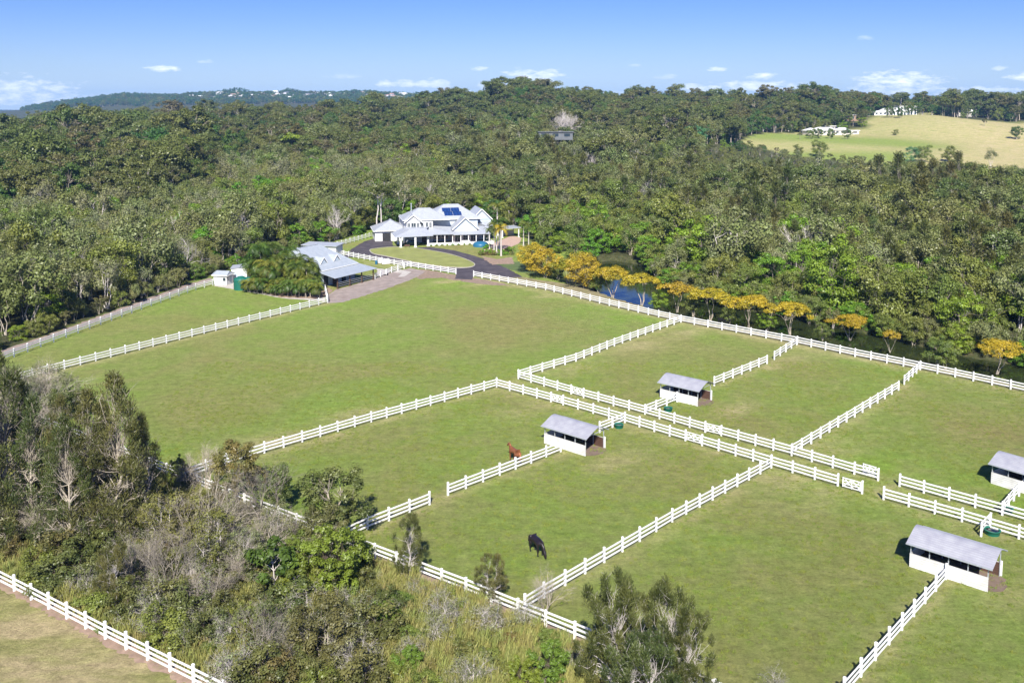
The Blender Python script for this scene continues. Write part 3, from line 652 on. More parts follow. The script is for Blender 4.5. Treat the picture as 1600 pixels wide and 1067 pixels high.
# ------------------------------------------------------------------ buildings
def wallbox(parent, x0, x1, y0, y1, z0, z1, m='housewall', name='wall'):
    b = MB(); b.box(x0, x1, y0, y1, z0, z1); return b.build(name, MT[m], parent)
def roof_hip(parent, x0, x1, y0, y1, ze, zr, m='roof_house', o=.5, hipx=None, name='roof', th=.12, left='hip', right='hip'):
    x0 -= o; x1 += o; y0 -= o; y1 += o; h = (y1-y0)/2 if hipx is None else hipx; ym = (y0+y1)/2
    xa = x0+(h if left == 'hip' else 0); xb = x1-(h if right == 'hip' else 0)
    b = MB()
    b.slab([(x0, y0, ze), (x1, y0, ze), (xb, ym, zr), (xa, ym, zr)], th)
    b.slab([(x1, y1, ze), (x0, y1, ze), (xa, ym, zr), (xb, ym, zr)], th)
    b.slab([(x0, y1, ze), (x0, y0, ze), (xa, ym, zr)], th); b.slab([(x1, y0, ze), (x1, y1, ze), (xb, ym, zr)], th)
    r = b.build(name, MT[m], parent)
    c = MB(); c.beam((xa, ym, zr+.03), (xb, ym, zr+.03), .22, .08)
    for (p, q) in (((x0, y0), xa), ((x0, y1), xa), ((x1, y0), xb), ((x1, y1), xb)): c.beam((p[0], p[1], ze+.03), (q, ym, zr+.03), .18, .07)
    c.build('ridge_cap', MT[m], r)
    g = MB()
    g.beam((x0-.06, y0-.06, ze-.08), (x1+.06, y0-.06, ze-.08), .12, .14); g.beam((x1+.06, y0, ze-.08), (x1+.06, y1, ze-.08), .12, .14); g.beam((x0-.06, y0, ze-.08), (x0-.06, y1, ze-.08), .12, .14)
    g.build('gutter', MT['white'], r); return r
def roof_gable_y(parent, x0, x1, y0, y1, ze, zr, m='roof_house', o=.5, face='wall_blue_and_shade', name='roof'):
    "ridge along y, gable facing -y"
    xm = (x0+x1)/2; b = MB()
    b.slab([(x0-o, y0-o, ze-.2), (xm, y0-o, zr), (xm, y1, zr), (x0-o, y1, ze-.2)][::-1], .12)
    b.slab([(xm, y0-o, zr), (x1+o, y0-o, ze-.2), (x1+o, y1, ze-.2), (xm, y1, zr)][::-1], .12)
    r = b.build(name, MT[m], parent)
    g = MB(); n = .1; g.slab([(x0, y0, ze-.1), (x1, y0, ze-.1), (xm, y0, zr-.22)], 0.001); 
    g = MB(); g.quad((x0, y0-.02, ze-.1), (x1, y0-.02, ze-.1), (xm, y0-.02, zr-.25)); g.quad((x1, y0+.1, ze-.1), (x0, y0+.1, ze-.1), (xm, y0+.1, zr-.25))
    g.build('gable', MT[face], parent)  # default blue face paints shade onto a white gable
    f = MB(); f.beam((x0-o, y0-o-.03, ze-.25), (xm, y0-o-.03, zr-.03), .06, .25); f.beam((xm, y0-o-.03, zr-.03), (x1+o, y0-o-.03, ze-.25), .06, .25); f.build('bargeboard', MT['white'], r)
    return r
def window(parent, x, z, w_, h, y, axis='y', name='window', mull=1):
    "frame and pane on a wall facing -y (axis y) or -x/+x (axis x)"
    def B(b, a0, a1, d0, d1, z0, z1):
        if axis == 'y': b.box(a0, a1, y+d0, y+d1, z0, z1)
        else: b.box(y+d0, y+d1, a0, a1, z0, z1)
    s = -1 if axis != '+x' else 1
    fr = MB(); t = .09; e = sorted((s*.07, s*.003))
    B(fr, x-t, x, *e, z-t, z+h+t); B(fr, x+w_, x+w_+t, *e, z-t, z+h+t); B(fr, x, x+w_, *e, z-t, z); B(fr, x, x+w_, *e, z+h, z+h+t)
    for k in range(1, mull+1):
        xm = x+w_*k/(mull+1); B(fr, xm-.03, xm+.03, *e, z, z+h)
    f = fr.build(name, MT['white'], parent)
    p = MB(); e = sorted((s*.045, s*.004)); B(p, x, x+w_, *e, z, z+h); p.build('pane', MT['glass'], f)
def post(parent, x, y, z0, z1, w_=.2, m='white', name='post'):
    b = MB(); b.box(x-w_/2, x+w_/2, y-w_/2, y+w_/2, z0, z1); b.box(x-w_*.8, x+w_*.8, y-w_*.8, y+w_*.8, z0, z0+.25); b.build(name, MT[m], parent)

# --- the big white house; local x runs along its front, y to the back
hx, hy = G(625, 387)
H = empty('house', (hx, hy, 0), R(13), 'large white two-storey house with pale metal roofs and solar panels behind the oval lawn', 'house')
wallbox(H, -6.2, 2.4, 13, 21, 0, 2.9)                       # garage wing
r_ = roof_hip(H, -6.2, 4.2, 13, 22.5, 2.95, 5.6, hipx=6.0)
gd = MB(); gd.box(-3.9, -1.3, 12.93, 12.997, 0, 2.3); gd.build('garage_door', MT['dark'], H)  # flat dark panel, the garage's inner shade put into its colour
gd = MB(); gd.box(-.9, 2.1, 12.93, 12.997, 0, 2.3); gd.build('garage_door', MT['housewall'], H)
wallbox(H, 2.4, 11.2, 8.0, 22, 0, 6.3)                      # two storey block
wallbox(H, 3.0, 7.0, 7.2, 7.997, 2.9, 6.0, name='bay_wall')
for wx, ww in ((3.2, .8), (4.4, 1.4), (6.1, .7)): window(H, wx, 4.1, ww, 1.5, 7.2)
for wx, ww in ((7.5, .8), (9.0, .8), (10.1, .7)): window(H, wx, 4.1, ww, 1.5, 8.0)
roof_gable_y(H, 2.6, 7.4, 7.2, 14, 6.0, 7.9, face='housewall')
r_ = roof_hip(H, 2.4, 16.0, 8.2, 18, 6.35, 9.1, left='hip', hipx=5.4)
wallbox(H, 11.2, 27, 9.5, 24, 0, 3.2)                        # main ground floor
wallbox(H, 11.2, 26.0, 11.0, 22, 3.2, 6.0, name='upper_wall', m='wall_blue_and_shade')
r_ = roof_hip(H, 10.5, 26.5, 11.0, 23, 6.05, 9.6, hipx=6.2)
H.scale = (.9, 1, 1)
# solar panels lie on the front slope
slope = math.atan2(9.6-6.05, 6.5)
sp = place('solar_panel', None, H) if False else None
for k, (sx, sy) in enumerate(((15.6, 1.6), (18.4, 1.6), (15.2, 3.6), (18.0, 3.6))):
    b = MB(); b.box(0, 2.7, 0, 1.85, .03, .10); o_ = b.build('solar_panel', MT['solar'], H)
    o_.location = (sx, 10.5+sy*math.cos(slope), 6.07+sy*math.sin(slope)); o_.rotation_euler = (slope, 0, 0)
roof_gable_y(H, 17.2, 24.6, 5.5, 14, 3.9, 7.0)                # forward gable, its blue face has shade put into the colour
wallbox(H, 17.2, 24.6, 5.6, 9.5, 0, 3.9)
wallbox(H, 24.5, 31, 14, 24, 0, 5.4, m='wall_blue_and_shade', name='upper_wall'); roof_gable_y(H, 24.8, 31, 13.9, 24, 5.4, 8.3)
wallbox(H, 26.8, 30, 11, 13.9, 0, 3.0); roof_hip(H, 26.6, 30.4, 8.6, 17, 3.05, 4.6)
# verandah roof skirt
sk = MB(); sk.slab([(8.6, 3.6, 2.75), (17.2, 3.2, 2.75), (17.2, 9.4, 4.0), (9.0, 9.4, 4.6)], .1); sk.slab([(16.6, 2.2, 2.7), (28.2, 2.2, 2.7), (27.4, 9.4, 4.0), (16.6, 9.4, 4.0)], .1)
sk.build('verandah_roof', MT['roof_house'], H)
for px_ in (9.4, 11.8, 14.2, 16.6): post(H, px_, 3.9, 0, 2.72)
for px_ in (18.9, 21.3, 23.7, 26.1, 27.8): post(H, px_, 2.6, 0, 2.6)
for wx in (11.7, 14.2): window(H, wx, .5, 1.9, 2.0, 9.5, mull=2)
for wx in (17.7, 20.2, 22.6): window(H, wx, .3, 1.7, 2.2, 5.6, mull=1)
window(H, 27.5, .4, 1.8, 2.1, 11, mull=1)
b = MB(); b.box(7.8, 9.2, 7.93, 7.998, 0, 2.3); b.build('door', MT['timber'], H)
# terrace wall and slab
wallbox(H, 8.6, 28.6, 1.2, 1.4, 0, .75, name='terrace_wall'); b = MB(); b.box(8.6, 28.6, 1.4, 5.6, .0, .12); b.build('terrace_floor', MT['paving'], H)
wallbox(H, 28.6, 28.8, 1.2, 9, 0, .75, name='terrace_wall'); wallbox(H, -.6, .2, 11.3, 13, 0, .9, name='planter_wall')
# porte cochere
pr = MB(); pr.slab([(-1.6, -1.0, 3.0), (10.0, -.2, 3.0), (8.6, 4.0, 4.4), (4.2, 3.6, 4.6)], .12); pr.slab([(-1.6, -1.0, 3.0), (4.2, 3.6, 4.6), (3.0, 8.0, 4.6), (-1.6, 8.0, 3.0)], .12); pr.slab([(4.2, 3.6, 4.6), (8.6, 4.0, 4.4), (10, 8, 4.4), (3.0, 8, 4.6)], .12)
pr.build('entrance_roof', MT['roof_house'], H)
for (qx, qy) in ((.2, -.3), (4.6, -.1), (8.6, 1.2), (.2, 6.5)): post(H, qx, qy, 0, 3.0, .5)
fl = MB(); fl.tube([(5.2, 13, 8), (5.2, 13, 10.4)], [.16, .16], 10); fl.lathe([(.25, 10.3), (.3, 10.45), (.05, 10.6)], 10, (5.2, 13)); fl.build('flue', MT['metal_post'], H)
# parked car under the entrance roof
def car(x, y, rz, label, m):
    c = empty('car', (x, y, 0), rz, label, 'car')
    prof = [(-2.2, .35), (-2.25, .8), (-2.0, .95), (-1.3, 1.0), (-.7, 1.5), (.9, 1.55), (1.7, 1.05), (2.15, .95), (2.25, .6), (2.2, .35)]
    b = MB(); n = len(prof)
    for s in (-.85, .85):
        for (px_, pz) in prof: b.v.append((px_, s*(1 if pz < 1.1 else .82), pz))
    b.f += [tuple(range(n)), tuple(range(2*n-1, n-1, -1))] + [(i, n+i, n+(i+1) % n, (i+1) % n) for i in range(n)]
    b.build('body', m, c)
    for s in (-1, 1):
        g_ = MB(); yv = s*.80; g_.quad((-.95, yv, 1.08), (1.3, yv, 1.08), (.85, s*.715, 1.48), (-.62, s*.715, 1.46)); g_.build('side_window', MT['glass'], c)
        for xx in (-1.4, 1.4):
            w1 = MB(); w1.tube([(xx, s*.70, .33), (xx, s*.92, .33)], [.34, .34], 14); wh = w1.build('wheel', MT['black'], c)
            w2 = MB(); w2.tube([(xx, s*.92, .33), (xx, s*.94, .33)], [.2, .2], 10); w2.build('rim', MT['metal_post'], wh)
    g_ = MB(); g_.quad((-1.31, -.74, 1.03), (-1.31, .74, 1.03), (-.74, .66, 1.49), (-.74, -.66, 1.49)); g_.build('windscreen', MT['glass'], c)
    for s in (-.6, .6):
        l = MB(); l.box(-2.28, -2.2, s-.2, s+.2, .62, .78); l.build('headlight', MT['metal_post'], c)
cp = Matrix.Rotation(R(9), 2)@Vector((3.0, 3.2)); car(hx+cp.x, hy+cp.y, R(15), 'dark car parked under the entrance roof of the white house', simple('dark_car_paint', (.02, .05, .055), .2, .05, 1., spec=.6))
bx, by = G(636, 387.5); pl = empty('garden_bench', (bx, by, 0), 0, 'small brown bench at the edge of the oval lawn, before the house entrance', 'bench')
b = MB(); b.box(-.7, .7, -.2, .25, .4, .46); b.build('seat', MT['timber'], pl); b = MB(); b.box(-.7, .7, .26, .31, .45, .85); b.build('backrest', MT['timber'], pl)
for s in (-.6, .6): b = MB(); b.box(s-.04, s+.04, -.18, .24, 0, .4); b.build('leg', MT['timber'], pl)
# outdoor table and chairs on the terrace, blue shade cover
def loc(o, x, y): v = Matrix.Rotation(o.rotation_euler.z, 2)@Vector((x*o.scale.x, y)); return (o.location.x+v.x, o.location.y+v.y)
tx, ty = loc(H, 20.5, 2.9); t = empty('patio_table', (tx, ty, .12), R(9), 'white table on the terrace of the big house', 'table')
b = MB(); b.box(-1.2, 1.2, -.5, .5, .72, .77); b.build('tabletop', MT['white'], t)
for s in (-1, 1):
    for q in (-1, 1): b = MB(); b.box(s*1.1-.04, s*1.1+.04, q*.4-.04, q*.4+.04, 0, .72); b.build('leg', MT['white'], t)
for k in range(3):
    tx, ty = loc(H, 19.7+k*.8, 2.05); c = empty('patio_chair', (tx, ty, .12), R(9), 'white chair along the front of the terrace table', 'chair', 'white terrace chairs')
    b = MB(); b.box(-.25, .25, -.25, .25, .42, .47); b.build('seat', MT['white'], c); b = MB(); b.box(-.25, .25, -.27, -.23, .47, .95); b.build('backrest', MT['white'], c)
    for s in (-.21, .21):
        for q in (-.21, .21): b = MB(); b.box(s-.02, s+.02, q-.02, q+.02, 0, .42); b.build('leg', MT['white'], c)
x_, y_ = G(751, 385); cv = MB(); cv.lathe([(2.1, .0), (2.1, .6), (1.8, 1.0), (1.1, 1.3), (.0, 1.4)], 18); co = cv.build('pool_cover', MT['blue_plastic'], None, True); co.location = (x_, y_, 0)
tag(co, 'blue domed cover at the right end of the house terrace beside the palms', 'cover')
# pergola / open pavilion right of the house
px_, py_ = G(785, 372); pg = empty('pavilion', (px_, py_, 0), R(20), 'small open pavilion with white flat roof right of the big house', 'pavilion')
b = MB(); b.slab([(-.5, -.5, 2.7), (5.6, -.5, 2.9), (5.6, 5, 2.9), (-.5, 5, 2.7)], .15); b.build('roof', MT['roof_house'], pg)
for q in ((0, 0), (5, 0), (0, 4.5), (5, 4.5)): post(pg, q[0], q[1], 0, 2.6, .25)
b = MB(); b.box(0, 5, 4.3, 4.4, 0, 1.6); b.build('wall', MT['housewall'], pg)

# --- stable with awning
s0 = Vector(G(526, 452)); s1 = Vector(G(584.6, 437)); dd = s1-s0; sang = math.atan2(dd.y, dd.x); SL = dd.length
S = empty('stable', (s0.x, s0.y, 0), sang, 'pale blue-grey roofed stable with two triangular dormers and an awning by the gravel yard', 'stable')
wallbox(S, -2.5, SL-1.5, 4.2, 19, 0, 3.2, 'wall_blue_and_shade')
aw = MB(); aw.slab([(-1.0, -.5, 2.5), (SL+.6, -.5, 2.5), (SL-.4, 4.4, 3.45), (-1.0, 4.4, 3.45)], .08); aw.build('awning', MT['roof_stable'], S)
r_ = roof_hip(S, -2.6, SL-1.2, 4.2, 19, 3.55, 7.6, 'roof_stable', .4, hipx=4.0)
for dx in (2.6, 6.8):
    d_ = MB(); zz0 = 4.55; y0 = 5.6
    d_.quad((dx-1.15, y0, zz0), (dx, y0, zz0+1.3), (dx, y0+2.6, zz0+1.3), (dx-1.15, y0+.2, zz0)); d_.quad((dx, y0, zz0+1.3), (dx+1.15, y0, zz0), (dx+1.15, y0+.2, zz0), (dx, y0+2.6, zz0+1.3))
    dm = d_.build('dormer', MT['roof_stable'], S)
    g_ = MB(); g_.quad((dx-.85, y0+.06, zz0+.02), (dx+.85, y0+.06, zz0+.02), (dx, y0+.06, zz0+1.0)); g_.build('louvre', MT['wall_blue_and_shade'], dm)
    e_ = MB(); e_.beam((dx-1.2, y0-.02, zz0), (dx, y0-.02, zz0+1.32), .08, .16); e_.beam((dx, y0-.02, zz0+1.32), (dx+1.2, y0-.02, zz0), .08, .16); e_.build('bargeboard', MT['white'], dm)
for k in range(4): post(S, .3+(SL-.6)*k/3, 0, 0, 2.5, .2, 'timber')
for k, x in enumerate((-1.8, .8, 3.6, 6.5)):
    b = MB(); b.box(x, x+1.3, 4.12, 4.195, 0, 2.3); b.build('stall_door', MT['dark' if k % 2 else 'timber'], S)  # every other door is a dark panel painting the stall's inner shade
for k in range(3):
    b = MB(); x0 = .4+k*(SL-.6)/3
    for z in (.5, .9, 1.25): b.beam((x0, .0, z), (x0+(SL-.6)/3-.2, .0, z), .05, .06)
    b.build('rail', MT['metal_post'], S)
fx, fy = G(474, 400); fs = empty('long_shed', (fx, fy, 0), R(-14), 'long low white shed with flat white roof behind the stable', 'shed')
wallbox(fs, 0, 9, 0, 4, 0, 2.8, 'housewall'); b = MB(); b.slab([(-.4, -.5, 2.9), (9.4, -.5, 2.9), (9.4, 4.4, 3.1), (-.4, 4.4, 3.1)], .15); b.build('roof', MT['roof_house'], fs)
for x in (1.5, 5): window(fs, x, 1.0, 1.6, 1.2, 0)
# small sheds near the palm clump
x_, y_ = G(334, 445); sh = empty('garden_shed', (x_, y_, 0), R(-12), 'small white shed with pale roof at the end of the track fence', 'shed')
wallbox(sh, 0, 3.0, 0, 2.8, 0, 2.1, 'housewall'); roof_hip(sh, 0, 3.0, 0, 2.8, 2.15, 2.8, 'roof_stable', .25, hipx=.3); b = MB(); b.box(2.95, 3.01, .5, 1.2, .9, 1.7); b.build('window', MT['glass'], sh); b = MB(); b.box(3.002, 3.04, 1.5, 2.2, 0, 1.9); b.build('door', MT['wall_blue_and_shade'], sh)
b = MB(); b.box(2.2, 2.8, -.04, -.003, .9, 1.6); b.build('window', MT['glass'], sh)
x_, y_ = G(362, 441); sh = empty('storage_shed', (x_, y_, 0), R(10), 'taller white shed between the small shed and the green tank', 'shed')
wallbox(sh, 0, 3.2, 0, 4, 0, 3.0, 'housewall'); b = MB(); b.slab([(-.2, -.2, 3.05), (3.4, -.2, 3.35), (3.4, 4.2, 3.35), (-.2, 4.2, 3.05)], .1); b.build('roof', MT['roof_house'], sh); b = MB(); b.box(.6, 2.4, -.05, -.003, 0, 2.3); b.build('door', MT['wall_blue_and_shade'], sh)
for (p, r0, lb) in (((377, 452), 1.5, 'larger green water tank at the left end of the palm clump'), ((389, 453), 1.05, 'smaller green water tank tucked beside the palm clump')):
    x_, y_ = G(*p); t = empty('water_tank', (x_, y_, 0), 0, lb, 'tank'); m = MB()
    pf = [(r0, 0)]
    for k in range(8): pf += [(r0+.03, .15+k*.27), (r0-.02, .28+k*.27)]
    m.lathe(pf+[(r0-.1, 2.35), (r0*.5, 2.6)], 24); m.build('tank_body', MT['tank'], t, True)
    m = MB(); m.lathe([(r0*.5, 2.6), (r0*.45, 2.68), (.001, 2.7)], 20); m.build('lid', MT['tank'], t, True)
# plastic cubes and barrels by the driveway fence
for (p, mm, lb) in (((588, 413), 'blue_plastic', 'blue drum beside the white containers at the driveway fence'), ((594, 411.5), 'white', 'leftmost white container at the driveway fence'), ((600, 413), 'white', 'middle white container at the driveway fence'), ((606, 412.5), 'white', 'rightmost white container at the driveway fence')):
    x_, y_ = G(*p); t = empty('container', (x_, y_, 0), R(20), lb, 'container'); m = MB()
    if mm == 'white':
        m.box(-.5, .5, -.5, .5, .15, 1.1); m.build('tank_body', MT[mm], t); m = MB()
        for z in (.14, .45, .8, 1.11):
            for s in (-.53, .53): m.beam((-.55, s, z), (.55, s, z), .04, .04); m.beam((s, -.55, z), (s, .55, z), .04, .04)
        m.build('cage', MT['metal_post'], t)
        m = MB(); m.box(-.55, .55, -.55, .55, 0, .12); m.build('pallet', MT['timber'], t)
    else:
        m.lathe([(.3, 0), (.32, .1), (.3, .45), (.32, .5), (.3, .85), (.28, .92), (.001, .92)], 16); m.build('drum_body', MT[mm], t, True)
# --- far houses
def far_house(c, d, L, W, h, rh, rz, label, name='house', wall='farwall', roof='farroof', wins=4, flat=False, group=None, dz=0, cat='house'):
    x = (c-800)/FPX*d; z = float(T(x, d))+dz
    hh = empty(name, (x, d, z-1), R(rz), label, cat, group)
    wallbox(hh, -L/2, L/2, -W/2, W/2, 0, h+1, wall)
    if flat: b = MB(); b.box(-L/2-.6, L/2+.6, -W/2-.6, W/2+.6, h+1.003, h+1.4); b.build('roof', MT[roof], hh)
    else: roof_far(hh, L, W, h+1, rh, roof)
    for k in range(wins):
        x0 = -L/2+L*(k+.25)/wins; b = MB(); b.box(x0, x0+L/wins*.5, -W/2-.08, -W/2-.004, 2.0, h+.3); b.build('window', MT['glass'], hh)
    return hh
def roof_far(p, L, W, h, rh, m):
    b = MB(); o = .6; x0, x1, y0, y1 = -L/2-o, L/2+o, -W/2-o, W/2+o; k = min(W, L)/2
    b.quad((x0, y0, h), (x1, y0, h), (x1-k, 0, h+rh), (x0+k, 0, h+rh)); b.quad((x1, y1, h), (x0, y1, h), (x0+k, 0, h+rh), (x1-k, 0, h+rh))
    b.quad((x0, y1, h), (x0, y0, h), (x0+k, 0, h+rh)); b.quad((x1, y0, h), (x1, y1, h), (x1-k, 0, h+rh)); b.quad((x0, y1, h), (x1, y1, h), (x1, y0, h), (x0, y0, h)); return b.build('roof', MT[m], p)
far_house(1286, 720, 20, 11, 3, 2.4, 3, 'long white roofed farmhouse with trees in front on the far green field', wins=6, dz=.5)
far_house(1314, 716, 11, 8, 3, 2, -12, 'white roofed wing at the right end of the farmhouse on the far field', wins=3, dz=.5)
far_house(1265, 712, 9, 9, 3, 2.0, 12, 'white roofed wing at the left end of the farmhouse on the far field', wins=2, dz=.5)
far_house(1333, 716, 6, 5, 2.6, .4, 0, 'small white shed right of the farmhouse on the far field', 'shed', wins=1, flat=True, cat='shed')
far_house(1297, 760, 12, 7, 3, .4, 5, 'grey-white shed up the slope behind the farmhouse on the far field', 'shed', wins=3, flat=True, cat='shed')
far_house(1271, 755, 8, 7, 4, 1, 5, 'small pale shed in the trees left above the farmhouse', 'shed', wins=1, cat='shed')
far_house(1327, 800, 12, 8, 4, .4, 5, 'brown walled shed with grey roof below the hilltop house', 'shed', wall='brick', wins=3, flat=True, dz=1, cat='shed')
far_house(1391, 905, 24, 10, 4.5, 3.5, 4, 'wide white hilltop house with a gabled roof above the dark round trees', wins=7, dz=2.5, wall='farroof')
far_house(1412, 925, 18, 10, 9, .4, 6, 'boxy white two-storey hilltop house at the right of the hilltop buildings', wins=5, dz=3, flat=True, wall='farroof')
far_house(1371, 900, 12, 8, 3.0, 1.5, 0, 'low white building at the left end of the hilltop houses', wins=3, dz=2.5, wall='farroof')
far_house(1513, 905, 9, 7, 3, 3, 30, 'steep white roof among trees right of the bare knoll', wins=1, dz=1.5)
far_house(1500, 915, 9, 7, 3, 1.5, 0, 'grey roofed shed under trees at the crest of the far field', 'shed', roof='farroof3', wins=1, dz=1, cat='shed')
far_house(1052, 720, 19, 8, 5, 1.0, 4, 'pale terraced house half hidden in trees at the centre right of the hill', wins=4, flat=True, dz=5)
far_house(868, 545, 20, 8, 3.4, .4, -3, 'low dark flat roofed house in front of the bare white tree', roof='farroof3', wall='farroof3', wins=3, flat=True, dz=8.5)
far_house(264, 620, 18, 9, 4, 1.8, 10, 'white roofed house beside the palms on the left hill', wins=3, dz=9)
for i, (c, d, dz, lb) in enumerate(((768, 800, 3, 'small brown roofed house at the left foot of the central hill'), (818, 800, 4, 'small tan roof showing in trees right of the centre hill foot'), (864, 860, 1, 'tiny white roof high on the right flank of the central hill'), (779, 760, 3, 'tiny pale roof below the central hill'))):
    far_house(c, d, 9, 7, 4, 2, 10*i, lb, roof=('farroof', 'farroof2', 'farroof', 'farroof')[i], wins=2, dz=dz)
# houses on the blue ridge
rg = random.Random(11)
hm = []
for k, rf in enumerate(('farroof', 'farroof', 'farroof2', 'farroof3')):
    b = MB(); L, W, h = 17, 12, 6; b.box(-L/2, L/2, -W/2, W/2, 0, h); wm = b.mesh('wall', MT['farroof' if k % 2 == 0 else 'farwall'])
    b = MB(); k_ = 5; o = 1; x0, x1, y0, y1 = -L/2-o, L/2+o, -W/2-o, W/2+o
    b.quad((x0, y0, h), (x1, y0, h), (x1-k_, 0, h+3.5), (x0+k_, 0, h+3.5)); b.quad((x1, y1, h), (x0, y1, h), (x0+k_, 0, h+3.5), (x1-k_, 0, h+3.5)); b.quad((x0, y1, h), (x0, y0, h), (x0+k_, 0, h+3.5)); b.quad((x1, y0, h), (x1, y1, h), (x1-k_, 0, h+3.5))
    rm = b.mesh('roof', MT[rf]); hm.append((wm, rm))
spots = []
for _ in range(150):
    c = rg.choice((rg.uniform(335, 470), rg.uniform(355, 520), rg.uniform(480, 620), rg.uniform(620, 690), rg.uniform(335, 455)))
    spots.append((c, rg.uniform(3120, 3480)))
spots += [(rg.uniform(240, 330), rg.uniform(3150, 3400)) for _ in range(12)]+[(rg.uniform(1400, 1460), rg.uniform(3300, 3480)) for _ in range(8)]
for (c, d) in spots:
    x = (c-800)/FPX*d; wm, rm = rg.choice(hm)
    hh = empty('ridge_house', (x, d, float(T(x, d))+rg.uniform(5, 11)), rg.uniform(-1, 1), 'pale house among the trees of the distant blue ridge', 'house', 'houses on the distant blue ridge')
    s = rg.uniform(.7, 1.3); hh.scale = (s, s, s*.8); place('wall', wm, hh); place('roof', rm, hh)

# ------------------------------------------------------------------ horses
def horse(p, rz, label, graze, mcoat, mdark, blaze=False):
    x, y = G(*p); h = empty('horse', (x, y, 0), rz, label, 'horse')
    # skeleton, x forward
    h.scale = (1.0, 1.25, .95)
    V = []; E = []; Rr = []
    def add(pts, par=None):
        idx = []
        for (q, r) in pts:
            V.append(q); Rr.append(r); i = len(V)-1
            if par is not None: E.append((par, i))
            par = i; idx.append(i)
        return idx
    tr = add([((-.78, 0, 1.22), (.22, .25)), ((-.55, 0, 1.26), (.29, .31)), ((-.15, 0, 1.20), (.30, .33)), ((.25, 0, 1.20), (.29, .33)), ((.55, 0, 1.28), (.24, .29))])
    if graze:
        nk = add([((.80, 0, 1.22), (.14, .22)), ((1.05, 0, .92), (.11, .17)), ((1.22, 0, .62), (.10, .14))], tr[4])
        hd = add([((1.30, 0, .46), (.11, .14)), ((1.36, 0, .26), (.085, .10)), ((1.38, 0, .08), (.065, .075))], nk[-1]); hp = (1.24, .58); hdir = (.12, -.5)
    else:
        nk = add([((.78, 0, 1.42), (.14, .22)), ((.92, 0, 1.58), (.12, .17)), ((1.02, 0, 1.70), (.11, .14))], tr[4])
        hd = add([((1.14, 0, 1.72), (.12, .14)), ((1.34, 0, 1.56), (.09, .105)), ((1.48, 0, 1.42), (.075, .08))], nk[-1])
    for s in (-1, 1):
        add([((.50, s*.17, 1.0), (.13, .15)), ((.50, s*.18, .78), (.085, .09)), ((.52, s*.18, .48), (.058, .06)), ((.50, s*.18, .12), (.045, .045)), ((.53, s*.18, .03), (.062, .055))], tr[4])
        add([((-.62, s*.18, 1.0), (.17, .18)), ((-.50, s*.19, .80), (.12, .11)), ((-.68, s*.19, .55), (.062, .065)), ((-.64, s*.19, .14), (.045, .045)), ((-.60, s*.19, .03), (.062, .055))], tr[0])
    me = bpy.data.meshes.new('body'); me.from_pydata([Vector(v) for v in V], E, []); me.update()
    o = link(bpy.data.objects.new('body', me), h); sk = o.modifiers.new('skin', 'SKIN')
    if not me.skin_vertices: 
        bpy.context.view_layer.objects.active = o
    for i, r in enumerate(Rr): me.skin_vertices[0].data[i].radius = r
    me.skin_vertices[0].data[2].use_root = True
    ss = o.modifiers.new('sub', 'SUBSURF'); ss.levels = 2; ss.render_levels = 2
    sk.use_smooth_shade = True; me.materials.append(mcoat)
    def tuft(name, pts, rad, m): b = MB(); b.tube(pts, rad, 6); b.build(name, m, h, True)
    tuft('tail', [(-.98, 0, 1.32), (-1.14, 0, 1.15), (-1.18, 0, .8), (-1.14, 0, .45)], [.05, .08, .09, .02], mdark)
    a = V[tr[4]]; c = V[nk[-1]]
    mp = [(a[0]-.05, 0, a[2]+.24)] + [(V[i][0]-.02+(.10 if graze else -.10), 0, V[i][2]+(.13 if graze else .06)) for i in nk]
    tuft('mane', mp, [.03, .06, .06, .04], mdark)
    hv = Vector(V[hd[0]])
    for s in (-1, 1):
        eb = MB(); q = hv+Vector((-.03, s*.07, .10)); eb.tube([q, q+Vector((0, s*.02, .07)), q+Vector((.01, s*.02, .15))], [.035, .035, .004], 6); eb.build('ear', mcoat, h)
        fb = MB(); fx_ = .54; fb.lathe([(.065, 0), (.055, .07), (.001, .07)], 10, (fx_, s*.18)); fb.build('hoof', MT['black'], h)
        fb = MB(); fb.lathe([(.065, 0), (.055, .07), (.001, .07)], 10, (-.59, s*.19)); fb.build('hoof', MT['black'], h)
    if blaze:
        q0 = Vector(V[hd[0]]); q1 = Vector(V[hd[2]]); nn = Vector((.35, 0, .8)).normalized()
        b = MB(); b.tube([q0+nn*.095, (q0+q1)/2+nn*.085, q1+nn*.055], [.04, .035, .03], 6); b.build('blaze', MT['white'], h)
    return h
coat_b = simple('black_coat', (.014, .010, .012), .38, .3, 2.5, spec=.5); coat_br = simple('chestnut_coat', (.17, .062, .026), .5, .2, 2.5, spec=.3)
mane_br = simple('chestnut_mane', (.33, .13, .05), .7, .2, 4.)
horse((838.5, 864), R(-58), 'black horse grazing with its head down in the middle of the paddock', True, coat_b, coat_b)
horse((804, 721), R(122), 'chestnut horse with a white blaze standing behind the white fence', False, coat_br, mane_br, True)
